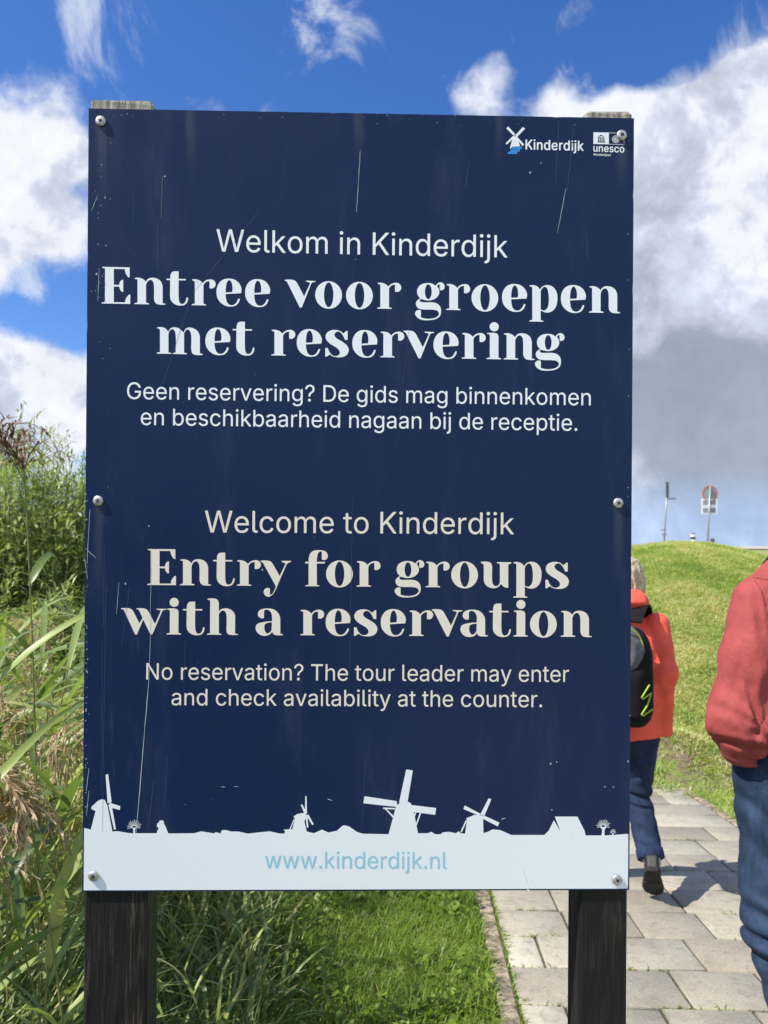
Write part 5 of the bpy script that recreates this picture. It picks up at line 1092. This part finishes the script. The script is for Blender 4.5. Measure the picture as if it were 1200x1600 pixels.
tag(walker, 'walker in orange red jacket and dark jeans, half hidden by the sign', 'person')
WROT = math.radians(-18); walker.rotation_euler = (0, 0, WROT)
ZR = np.array([[math.cos(WROT), -math.sin(WROT), 0], [math.sin(WROT), math.cos(WROT), 0], [0, 0, 1]])
def f(Pt):
    o = sd_cap(Pt, (-.014, 0, .80), (-.014, 0, 1.20), .170, .162, (1.08, .82, 1)); o = smin(o, sd_cap(Pt, (-.018, 0, 1.24), (-.022, -.01, 1.36), .145, .085, (1.2, .85, 1)), .06)
    for s, sx in (('l', -1), ('r', 1)):
        arm = smin(sd_cap(Pt, J['sh' + s], J['el' + s], .066, .060), sd_cap(Pt, J['el' + s], J['wr' + s] + A3(-.01 * sx, -.02, -.03), .058, .050), .04); o = smin(o, arm, .026)
    o = o + folds(Pt, 9, .008)
    return smax(o, (.775 + .012 * np.sin(Pt[:, 0] * 14)) - Pt[:, 2], .012)
skin_obj('jacket', f, (-.42, -.26, .74), (.38, .30, 1.50), .008, m_orange, walker)
def f(Pt):
    o = sd_ell(Pt, (-.015, -.055, 1.455), (.120, .105, .080)); o = smin(o, sd_ell(Pt, (-.025, .05, 1.45), (.095, .075, .055)), .04)
    o = smax(o, -sd_ell(Pt, (-.028, .015, 1.54), (.080, .075, .085)), .02)
    return o + .008 * np.sin(Pt[:, 2] * 70 + 18 * Pt[:, 0] + 3 * vnoise(Pt, 14)) + folds(Pt, 20, .004)
skin_obj('hood', f, (-.18, -.19, 1.33), (.13, .15, 1.57), .006, m_orange, walker)
def crease(Pt, o, L, ymax=.06):
    for (ax_, az_, bx_, bz_, w_, am) in L:
        a_ = np.array([ax_, az_]); ba_ = np.array([bx_ - ax_, bz_ - az_]); q2 = Pt[:, [0, 2]] - a_; t_ = np.clip(q2 @ ba_ / (ba_ @ ba_), 0, 1); dd = np.linalg.norm(q2 - t_[:, None] * ba_, axis=1)
        o = o + am * np.exp(-(dd / w_) ** 2) * np.sin(math.pi * np.clip(t_ * .9 + .05, 0, 1)) ** .5 * (Pt[:, 1] < ymax)
    return o
def jeans(J, rh, rk, ra, top, pel, cuff, fold_a=.006, sq=.85, creases=()):
    def f(Pt):
        o = sd_cap(Pt, pel - A3(0, 0, .02), pel + A3(0, 0, .10), rh * 1.35, rh * 1.30, (1.12, sq, 1))
        for s in 'lr':
            o = smin(o, sd_cap(Pt, J['hip' + s] + A3(0, 0, .02), J['kn' + s], rh, rk), .04)
            d = J['an' + s] - J['kn' + s]; L = np.linalg.norm(d); e = J['kn' + s] + d * (1 - cuff / L)
            leg = sd_cap(Pt, J['kn' + s], e + d / L * .05, rk, ra); leg = smax(leg, (Pt - e.astype(np.float32)) @ (d / L).astype(np.float32), .006)
            o = smin(o, leg, .025)
        o = o + folds(Pt, 12, fold_a)
        for s in 'lr':
            dk = np.linalg.norm(Pt - J['kn' + s].astype(np.float32), axis=1); o = o + .006 * np.exp(-(dk / .12) ** 2) * np.sin(Pt[:, 2] * 95 + 14 * Pt[:, 0])
        return smax(crease(Pt, o, creases), Pt[:, 2] - top, .01)
    return f
wl = lambda x, z, x2, z2, w, am: (x, z, x2, z2, w, am)
fj = jeans(J, .090, .066, .060, .79, A3(-.01, 0, .84), .02, creases=[wl(-.03, .50, .10, .47, .010, .012), wl(-.03, .475, .10, .445, .010, -.010), wl(-.02, .445, .11, .43, .009, .010), wl(.0, .56, .12, .62, .012, .009), wl(.0, .66, .14, .70, .014, .008), wl(-.01, .60, .12, .66, .012, -.007), wl(.04, .36, .11, .33, .009, .008), wl(.05, .29, .14, .27, .009, .009), wl(.05, .265, .14, .25, .008, -.007)])
skin_obj('jeans', fj, (-.28, -.24, .05), (.26, .38, .93), .008, m_jeans1, walker)
mb = MB(); d = (J['anr'] - J['knr']); d /= np.linalg.norm(d); c0 = J['anr'] - d * .035   # turned-up hem
mb.tube([c0 - d * .025, c0 - d * .02, c0 + d * .022, c0 + d * .026], [.060, .066, .066, .060], 20); mb.build('turn_up', m_jeans1, walker, smooth=True)
def f(Pt):
    o = sd_ell(Pt, J['head'] + A3(0, -.018, .042), (.087, .104, .086)); o = smin(o, sd_ell(Pt, J['head'] + A3(0, -.055, -.035), (.078, .058, .080)), .03)
    for s in (-1, 1): o = smin(o, sd_ell(Pt, J['head'] + A3(s * .066, -.02, -.025), (.024, .050, .055)), .02)
    o = o + .006 * np.sin(190 * (Pt[:, 0] + .3 * Pt[:, 2]) + 7 * vnoise(Pt, 16)) * .7 + folds(Pt, 34, .004)
    return smax(o, -sd_ell(Pt, J['head'] + A3(0, .085, -.035), (.070, .075, .075)), .015)
skin_obj('hair', f, J['head'] - .16, J['head'] + .16, .005, m_hair, walker)
for s in (-1, 1):
    V, Q = nets(lambda Pt: sd_ell(Pt, J['head'] + A3(s * .032, .080, .012), (.012, .012, .012)), J['head'] + A3(s * .032 - .02, .06, -.01), J['head'] + A3(s * .032 + .02, .10, .03), .003); np_obj('eye', V, Q, m_eye, walker, smooth=True)
def shoe(ank, toe, up, parent, m_up, H=.095):
    """leather shoe with a proud sole; heel under the ankle"""
    ank, toe, up = np.array(ank), np.array(toe), np.array(up, float); fwd = toe - ank; fwd -= up * (fwd @ up); L = np.linalg.norm(fwd); fwd /= L; sd = np.cross(fwd, up)
    heel = ank - up * H * .80 - fwd * .055
    M = np.stack([sd, fwd, up], 1)
    def loc(Pt): return (Pt - heel.astype(np.float32)) @ M.astype(np.float32)
    def outline(q, grow):
        t = np.clip(q[:, 1] / .275, 0, 1); w = np.interp(t, [0, .08, .25, .45, .7, .88, 1], [.022, .034, .035, .034, .047, .040, .012]) + grow
        return np.maximum(np.abs(q[:, 0] + .006 * np.sin(t * 3)) - w, np.maximum(-q[:, 1] - grow, q[:, 1] - .275 - grow))
    def fu(Pt):
        q = loc(Pt); t = np.clip(q[:, 1] / .275, 0, 1); top = np.interp(t, [0, .1, .28, .5, .8, 1], [.085, .095, .092, .066, .046, .026])
        return smax(smax(outline(q, 0), q[:, 2] - top, .022), .012 - q[:, 2], .006)
    def fs(Pt):
        q = loc(Pt); t = q[:, 1] / .275; lift = np.where((t > .34) & (t < .48), .007, 0.0); tread = .0022 * (np.sin(q[:, 1] * 320) > .3)
        return smax(smax(outline(q, .004), q[:, 2] - .020, .004), lift + tread - .004 - q[:, 2], .004)
    pts = np.stack([heel + fwd * a + sd * b_ + up * c for a in (-.03, .31) for b_ in (-.07, .07) for c in (-.02, .12)])
    o = skin_obj('shoe', fu, pts.min(0), pts.max(0), .0055, m_up, parent); V, Q = nets(fs, pts.min(0), pts.max(0), .0042); np_obj('sole', V, Q, m_sole, o, smooth=True); return o
shoe(J['anr'] + A3(.002, -.01, .012), J['anr'] + A3(.012, .19, -.17), A3(-.03, .70, .715) / np.linalg.norm([-.03, .70, .715]), walker, m_leather)
shoe(J['anl'], J['anl'] + A3(-.02, .2, -.02), A3(0, .088, 1) / np.linalg.norm([0, .088, 1]), walker, m_leather)
mb = MB(); mb.tube([J['anr'] - d * .02, J['anr'] + d * .016], [.043, .041], 18); mb.build('sock', simple('pale_sock', (.55, .50, .46), .9, .1, 60, .3, 200), walker, smooth=True)

# ---- rucksack: hangs on the walker, a thing of its own
RB = W0 + ZR @ A3(-.030, -.20, .89)
ruck = thing('rucksack', 'black rucksack with grey top and lime green cords on an orange red jacket', 'rucksack', RB); ruck.rotation_euler = (0, 0, WROT)
def fbag(Pt):
    o = sd_rbox(Pt, (0, -.045, .225), (.152, .095, .235), .075); o = smin(o, sd_rbox(Pt, (0, -.115, .15), (.115, .05, .125), .045), .02)
    o = smax(o, sd_ell(Pt, (0, -.04, .20), (.178, .22, .315)), .03)
    return o + folds(Pt, 12, .004)
skin_obj('bag', fbag, (-.21, -.22, -.04), (.21, .10, .52), .007, m_black, ruck)
def flid(Pt):
    o = sd_ell(Pt, (0, -.085, .355), (.122, .105, .135)); o = smax(o, -sd_ell(Pt, (0, -.195, .35), (.085, .040, .095)), .010)
    return o + folds(Pt, 16, .005)
skin_obj('top_lid', flid, (-.15, -.22, .22), (.15, .02, .52), .006, m_greyf, ruck)
mb = MB(); ring = [(.108 * math.cos(a), -.185 + .012 * math.sin(a * 2) - .0 + .055 * abs(math.cos(a)) ** 2, .365 + .115 * math.sin(a)) for a in np.linspace(0.05, math.pi - .05, 22)]
mb.tube(ring, .0045, 6); mb.build('piping', m_lime, ruck, smooth=True)
for sx in (-1, 1):
    mb = MB(); zz = [(.134, .205), (.098, .150), (.104, .142), (.142, .168), (.122, .110), (.096, .072), (.104, .066), (.146, .092)]
    pth = []
    for (a, c) in zz: pth.append((sx * a, -.112 - .055 * (1 - max(0, a - .085) / .065) ** 1 - .006, c))
    dense = [np.array(pth[i]) * (1 - t) + np.array(pth[i + 1]) * t for i in range(len(pth) - 1) for t in (0, .33, .66)] + [np.array(pth[-1])]
    mb.tube(dense, .0034, 6); mb.build('cord', m_lime, ruck, smooth=True)
    mb = MB(); st_ = []
    for t in np.linspace(0, 1, 14):
        a = t * math.pi * .62; st_.append(A3(sx * (.072 + .055 * math.sin(a * .8)), -.02 + .30 * t, .46 + .125 * math.sin(math.pi * (.05 + .80 * t) ) - .06 * t))
    L_ = [p for p in st_]; wdt = .034
    vs = []
    for i, p in enumerate(L_):
        tt = L_[min(i + 1, 13)] - L_[max(i - 1, 0)]; tt /= np.linalg.norm(tt); side = np.cross(tt, A3(0, -.35, 1)); side /= np.linalg.norm(side); up_ = np.cross(side, tt)
        vs += [p - side * wdt, p + side * wdt, p + side * wdt + up_ * .008, p - side * wdt + up_ * .008]
    mb.add(vs, [(4 * i + a, 4 * i + (a + 1) % 4, 4 * i + 4 + (a + 1) % 4, 4 * i + 4 + a) for i in range(13) for a in range(4)] + [(0, 3, 2, 1), (52, 53, 54, 55)]); mb.build('strap', m_black, ruck)
# the one visible letter of the maker's name
adv, loops = FONT['R']['k']; mb = MB(); lp = []
for l in loops: lp.append([((l[i] - 60) / 1000 * .036 - .020, l[i + 1] / 1000 * .036 + .190) for i in range(0, len(l), 2)])
V2, F2 = tess(lp); F2 = upward(V2, F2); mb.add([(x, -.1775 - .004, z) for x, z in V2], F2); mb.build('lettering', m_lime, ruck)

# ================= man at the right edge: washed red jacket, jeans
pxl = lambda x, y: ((x - 1260) * .001833, (1724 - y) * .001833)
CREASES = [(*pxl(*a), *pxl(*b), w, am) for a, b, w, am in (
    ((1126, 1066), (1136, 1120), .010, -.009), ((1132, 1062), (1143, 1125), .009, .009), ((1150, 1040), (1140, 1090), .012, -.006),
    ((1175, 1085), (1158, 1165), .010, .013), ((1165, 1085), (1150, 1160), .010, -.010), ((1101, 1148), (1168, 1162), .008, .012), ((1104, 1136), (1165, 1148), .010, -.007),
    ((1128, 1172), (1175, 1185), .008, .009), ((1120, 1120), (1160, 1140), .008, .007), ((1185, 1050), (1165, 1078), .012, .010), ((1163, 908), (1160, 985), .006, .005), ((1145, 960), (1122, 1040), .014, -.005), ((1160, 990), (1165, 1050), .012, .006), ((1135, 985), (1118, 1075), .009, .006), ((1150, 930), (1146, 1010), .008, -.005), ((1172, 930), (1170, 1030), .007, .007),
    ((1108, 1095), (1128, 1150), .008, -.006), ((1118, 1180), (1168, 1192), .006, -.006), ((1140, 1135), (1130, 1168), .008, .008))]
JC = [(*pxl(*a), *pxl(*b), w, am) for a, b, w, am in (
    ((1146, 1440), (1215, 1452), .010, .014), ((1146, 1455), (1215, 1470), .010, -.012), ((1150, 1472), (1212, 1480), .008, .012), ((1155, 1490), (1215, 1488), .009, -.008), ((1148, 1400), (1215, 1436), .010, .010), ((1150, 1385), (1215, 1418), .010, -.008),
    ((1142, 1235), (1200, 1300), .012, .010), ((1142, 1260), (1195, 1335), .012, -.008), ((1150, 1300), (1205, 1375), .012, .009), ((1165, 1215), (1210, 1255), .010, .008), ((1170, 1510), (1215, 1530), .010, .009), ((1180, 1545), (1215, 1560), .010, -.007), ((1160, 1340), (1190, 1400), .010, -.007))]
W1 = A3(1.210, 2.20, float(base_z(2.20)) + 0.012)
J = dict(head=A3(.03, .05, 1.73), neck=A3(.01, 0, 1.54), chest=A3(0, 0, 1.33), pelvis=A3(0, 0, .95), shl=A3(-.140, -.01, 1.425), shr=A3(.175, -.01, 1.455), ell=A3(-.222, -.05, 1.11), elr=A3(.24, -.06, 1.13),
         wrl=A3(-.150, .17, 1.03), wrr=A3(.17, .17, 1.05), hipl=A3(-.105, 0, .92), hipr=A3(.105, 0, .92), knl=A3(-.120, -.01, .515), knr=A3(.10, .13, .50), anl=A3(-.035, -.10, .115), anr=A3(.10, .12, .08), tol=A3(-.03, .06, .03), tor=A3(.12, .27, .03))
J_HANDS = [((.65, .5, .15), (.2, -.5, .6)), ((-.65, .5, .15), (-.2, -.5, .6))]
man = build_person(W1, J, 0.92)
tag(man, 'man in a washed red jacket and faded blue jeans cut off by the right edge', 'person')
def f(Pt):
    o = sd_cap(Pt, (.02, 0, 1.02), (.015, 0, 1.30), .165, .160, (.98, .85, 1)); o = smin(o, sd_cap(Pt, (.005, -.005, 1.34), (.01, -.01, 1.525), .150, .070, (1.2, .85, 1)), .07)
    for sx in (-1, 1): o = smin(o, sd_cap(Pt, (sx * .135 + .005, -.01, 1.425), (sx * .03 + .01, -.005, 1.565), .078, .050), .04)
    for s, sx in (('l', -1), ('r', 1)):
        mid = (J['sh' + s] + J['el' + s]) / 2 + A3(0, -.012, 0)
        arm = smin(sd_cap(Pt, J['sh' + s], mid, .078, .084), sd_cap(Pt, mid, J['el' + s], .084, .082), .03)
        arm = smin(arm, sd_cap(Pt, J['el' + s], J['wr' + s], .080, .056), .025)
        # loose cloth sagging under the elbow
        arm = smin(arm, sd_ell(Pt, J['el' + s] + A3(-.012 * sx, .015, -.062), (.062, .075, .064)), .03)
        # crease lines radiating from the elbow
        q = Pt - J['el' + s].astype(np.float32); rr_ = np.linalg.norm(q, axis=1); ang = np.arctan2(q[:, 2], q[:, 0] * sx + .02)
        arm = arm + .0045 * np.exp(-(rr_ / .16) ** 2) * np.sin(ang * 6.5 + 3 * vnoise(Pt, 10)) - .004 * np.exp(-(np.abs(q[:, 2] + .035) / .02) ** 2) * (rr_ < .15)
        o = smin(o, arm, .010)
    o = o + folds(Pt, 7, .007)
    o = crease(Pt, o, CREASES)
    o = o - .010 * np.exp(-((Pt[:, 2] - .965) / .022) ** 2)
    return smax(o, .935 - Pt[:, 2], .010)
skin_obj('jacket', f, (-.40, -.28, .90), (.42, .34, 1.64), .0065, m_salmon, man); fjack = f
def back_y(fn, x, z, y0=-.34, y1=.05):
    ys = np.linspace(y0, y1, 160); v = fn(np.stack([np.full(160, x), ys, np.full(160, z)], -1).astype(np.float32)); k = np.argmax(v < 0)
    return ys[k] if v[k] < 0 else None
def stitched(fn, pts, m, name, parent, r=.0016, off=.002):
    mb = MB(); L = []
    for (x, z) in pts:
        y = back_y(fn, x, z)
        if y is not None: L.append((x, y - off, z))
    if len(L) > 2: mb.tube(L, r, 5)
    return mb.build(name, m, parent) if mb.v else None
seam = lambda a, c, n=24: [(a[0] + (c[0] - a[0]) * t, a[1] + (c[1] - a[1]) * t) for t in np.linspace(0, 1, n)]
m_seam = simple('dark_red_seam', (.20, .03, .03), .9)
stitched(fjack, [(x, 1.478 + .6 * x * x) for x in np.linspace(-.175, .175, 50)], m_seam, 'yoke_seam', man)
def f(Pt):
    o = sd_ell(Pt, (.008, 0, 1.555), (.105, .095, .045)); o = smax(o, -sd_ell(Pt, (.01, .02, 1.59), (.07, .07, .08)), .012); return o
stitched(fjack, seam(pxl(1166, 900), pxl(1172, 990)), m_seam, 'armhole_seam', man, .0012)
skin_obj('collar', f, (-.13, -.13, 1.48), (.15, .13, 1.63), .006, m_salmon, man)
fj2 = jeans(J, .112, .080, .074, 1.02, A3(0, 0, .955), -.02, .008, .88, JC)
skin_obj('jeans', fj2, (-.32, -.28, .03), (.32, .36, 1.05), .007, m_jeans2, man)
for sx in (-1, 1):
    V_, F_ = [], []; nx2, nz2 = 10, 11
    for j in range(nz2):
        for i in range(nx2):
            tz_ = j / (nz2 - 1); xx = sx * (.095 + (-.068 + .136 * i / (nx2 - 1)) * (1 - .12 * tz_)); zz = .905 - .150 * tz_ - (.018 * (1 - abs(i / (nx2 - 1) - .5) * 2) if j == nz2 - 1 else 0)
            y = back_y(fj2, xx, zz); V_.append((xx, (y if y is not None else -.12) - .0045, zz))
    F_ = [[j * nx2 + i, j * nx2 + i + 1, (j + 1) * nx2 + i + 1, (j + 1) * nx2 + i] for j in range(nz2 - 1) for i in range(nx2 - 1)]
    pk = np_obj('back_pocket', V_, np.array(F_), m_jeans2, man, smooth=True)
    mb = MB()
    for dz in (-.020, -.026):
        mb.tube([tuple(np.array(V_[i]) + A3(0, -.0015, dz)) for i in range(nx2)], .0013, 4)
    mb.tube([tuple(np.array(V_[j * nx2 + (0 if sx > 0 else nx2 - 1)]) + A3(0, -.0015, 0)) for j in range(nz2)], .0009, 4)
    mb.tube([tuple(np.array(V_[j * nx2 + (nx2 - 1 if sx > 0 else 0)]) + A3(0, -.0015, 0)) for j in range(nz2)], .0009, 4)
    mb.build('stitching', m_thread, pk)
V, Q = nets(lambda Pt: smax(sd_ell(Pt, J['head'] + A3(0, -.018, .042), (.087, .104, .086)) + folds(Pt, 34, .004), -sd_ell(Pt, J['head'] + A3(0, .085, -.035), (.072, .08, .08)), .015), J['head'] - .16, J['head'] + .16, .006)
np_obj('hair', V, Q, m_hair2, man, smooth=True)
for s in (-1, 1):
    V, Q = nets(lambda Pt: sd_ell(Pt, J['head'] + A3(s * .032, .080, .012), (.012, .012, .012)), J['head'] + A3(s * .032 - .02, .06, -.01), J['head'] + A3(s * .032 + .02, .10, .03), .003); np_obj('eye', V, Q, m_eye, man, smooth=True)
shoe(J['anl'] + A3(0, 0, -.01), J['anl'] + A3(.01, .2, -.06), A3(0, .25, .97) / np.linalg.norm([0, .25, .97]), man, m_leather)
shoe(J['anr'], J['anr'] + A3(.02, .2, -.02), A3(0, .088, 1) / np.linalg.norm([0, .088, 1]), man, m_leather)
# black carrying strap over the left shoulder, lying on the jacket
def top_z(fn, x, y, z0=1.70, z1=1.25):
    zs = np.linspace(z0, z1, 160); v = fn(np.stack([np.full(160, x), np.full(160, y), zs], -1).astype(np.float32)); k = np.argmax(v < 0)
    return zs[k] if v[k] < 0 else None
vs = []; rows = 0
for y in np.linspace(-.10, .12, 16):
    e = [(xx, top_z(fjack, xx, y)) for xx in (-.112, -.078)]
    if any(q[1] is None for q in e): continue
    vs += [(e[0][0], y, e[0][1] - .002), (e[1][0], y, e[1][1] - .002), (e[1][0], y, e[1][1] + .008), (e[0][0], y, e[0][1] + .008)]; rows += 1
mb = MB(); mb.add(vs, [(4 * i + a, 4 * i + (a + 1) % 4, 4 * i + 4 + (a + 1) % 4, 4 * i + 4 + a) for i in range(rows - 1) for a in range(4)] + [(0, 3, 2, 1)]); mb.build('shoulder_strap', m_black, man)
mb = MB(); y = back_y(fjack, -.138, .962) or -.1
mb.tube([(-.138, y - .001, .962), (-.138, y - .005, .962)], [.0075, .006], 12); mb.build('snap_button', m_metal, man)

# ------------------------------------------------------------------ traffic signs on the dike road
m_pole = simple('grey_pole', (0.30, 0.31, 0.32), 0.5, 0.15, 20, metallic=0.5); m_back = simple('grey_sign_back', (0.26, 0.28, 0.29), 0.55, 0.1, 10)
m_red = simple('red_rim', (0.48, 0.16, 0.13), 0.6); m_wht = simple('white_rim', (0.78, 0.80, 0.80), 0.5); m_dkg = simple('dark_grey_sign', (0.075, 0.085, 0.085), 0.6)
def gz(p): return float(zg(p[0], p[1]))
# round sign seen from behind with two rectangular plates under it
D = 29.0; a = at(1104.5, 852, D); c = at(1110, 759, D); t = thing('traffic_sign', 'round red rimmed traffic sign seen from behind with two white framed plates below it', 'traffic sign', (a[0], D, gz(a)))
o0 = A3(a[0], D, gz(a)); mb = MB(); mb.tube([o0 - A3(0, 0, .2), A3(*c)], .036, 10); mb.build('pole', m_pole, t, o0, True)
k = D / 1200.0; cc = at(1110.5, 771, D)
mb = MB(); n = 32
def disc(mb, cx, y, cz, r, th, mi):
    vs = [(cx + r * math.cos(2 * math.pi * i / n), y, cz + r * math.sin(2 * math.pi * i / n)) for i in range(n)] + [(cx + r * math.cos(2 * math.pi * i / n), y + th, cz + r * math.sin(2 * math.pi * i / n)) for i in range(n)]
    mb.add(vs, [tuple(range(n)), tuple(range(n, 2 * n))[::-1]] + [(i, n + i, n + (i + 1) % n, (i + 1) % n) for i in range(n)], mi)
disc(mb, cc[0], D + .055, cc[2], 10.6 * k, .012, 0); mb.build('disc', m_back, t, o0)
mb = MB(); vs = []
for r, yy in ((10.7, .045), (12.6, .045), (12.6, .075), (10.7, .075)): vs += [(cc[0] + r * k * math.cos(2 * math.pi * i / n), D + yy, cc[2] + r * k * math.sin(2 * math.pi * i / n)) for i in range(n)]
mb.add(vs, [(q * n + i, q * n + (i + 1) % n, ((q + 1) % 4) * n + (i + 1) % n, ((q + 1) % 4) * n + i) for q in range(4) for i in range(n)]); mb.build('rim', m_red, t, o0)
for (y0, y1) in ((779.5, 790.5), (791.5, 803)):
    p0 = at(1097, y1, D); p1 = at(1121.5, y0, D); mb = MB(); mb.box((p0[0], D + .05, p0[2]), (p1[0], D + .062, p1[2])); pl = mb.build('plate', m_wht, t, o0)
    mb = MB(); mb.box((p0[0] + 2 * k, D + .044, p0[2] + 2 * k), (p1[0] - 2 * k, D + .0515, p1[2] - 2 * k)); mb.build('plate_back', m_back, pl, o0)
# narrow sign seen edge-on
D = 30.0; a = at(1036.5, 853, D); c = at(1043, 757, D); o0 = A3(a[0], D, gz(a)); t = thing('road_sign', 'thin dark road sign seen edge on at the left end of the mound', 'road sign', o0); k = D / 1200.
mb = MB(); mb.tube([o0 - A3(0, 0, .2), A3(*c)], .034, 10); mb.build('pole', m_pole, t, o0, True)
p0 = at(1040.6, 777, D); p1 = at(1045.0, 754, D); mb = MB(); rt_ = (p0[0] + p1[0]) / 2 / D; dd = .26
vs = [(x + rt_ * s * dd, D + s * dd, z) for s in (-1, 1) for (x, z) in ((p0[0], p0[2]), (p1[0], p0[2]), (p1[0], p1[2]), (p0[0], p1[2]))]
mb.add(vs, [(0, 1, 2, 3), (7, 6, 5, 4), (0, 4, 5, 1), (1, 5, 6, 2), (2, 6, 7, 3), (3, 7, 4, 0)]); mb.build('sign_plate', m_dkg, t, o0)
p0 = at(1042, 780.5, D); p1 = at(1056, 778, D); mb = MB(); mb.box((p0[0], D - .02, p0[2]), (p1[0], D + .02, p1[2])); mb.build('bracket', m_pole, t, o0)
for (x0, y0, x1, y1) in ((1032.5, 829, 1037.5, 827), (1034.5, 836.5, 1041, 834)):
    p0 = at(x0, y0, D); p1 = at(x1, y1, D); mb = MB(); mb.box((p0[0], D - .03, p0[2]), (p1[0], D + .03, p1[2])); mb.build('clamp', m_pole, t, o0)
# banded bollard
D = 27.0; a = at(1083, 856, D); o0 = A3(a[0], D, gz(a)); t = thing('bollard', 'small black and white banded bollard on top of the mound', 'bollard', o0); top = at(1083, 833, D)[2]; Hb = top - o0[2]
m_bk = simple('black_band', (.02, .02, .022), .6)
for nm, (z0, z1), m_ in (('post', (-.1, .62), m_wht), ('band', (.62, .78), m_bk), ('reflector', (.78, .92), m_wht), ('cap', (.92, 1.0), m_bk)):
    mb = MB(); mb.tube([o0 + A3(0, 0, z0 * Hb), o0 + A3(0, 0, z1 * Hb - .002)], [.085, .08] if nm != 'cap' else [.08, .05], 14); mb.build(nm, m_, t, o0, False)
def stub(name, lab, px, ybot, ytop, D, w, m_):
    a = at(px, ybot + 5, D); o0 = A3(a[0], D, gz(a)); top = at(px, ytop, D)[2]; mb = MB(); mb.box((o0[0] - w, D - w, o0[2] - .1), (o0[0] + w, D + w, top), 0, .03); ob = mb.build(name, m_, None, o0); ob.location = o0
    tag(ob, lab, 'post' if 'post' in name else 'cabinet')
stub('marker_post', 'short dark marker post just right of the round traffic sign', 1113.5, 850, 841, 29.0, .055, m_dkg)
stub('utility_cabinet', 'low grey utility cabinet left of the edge on road sign', 1021.5, 851, 847.0, 31.0, .10, m_back)
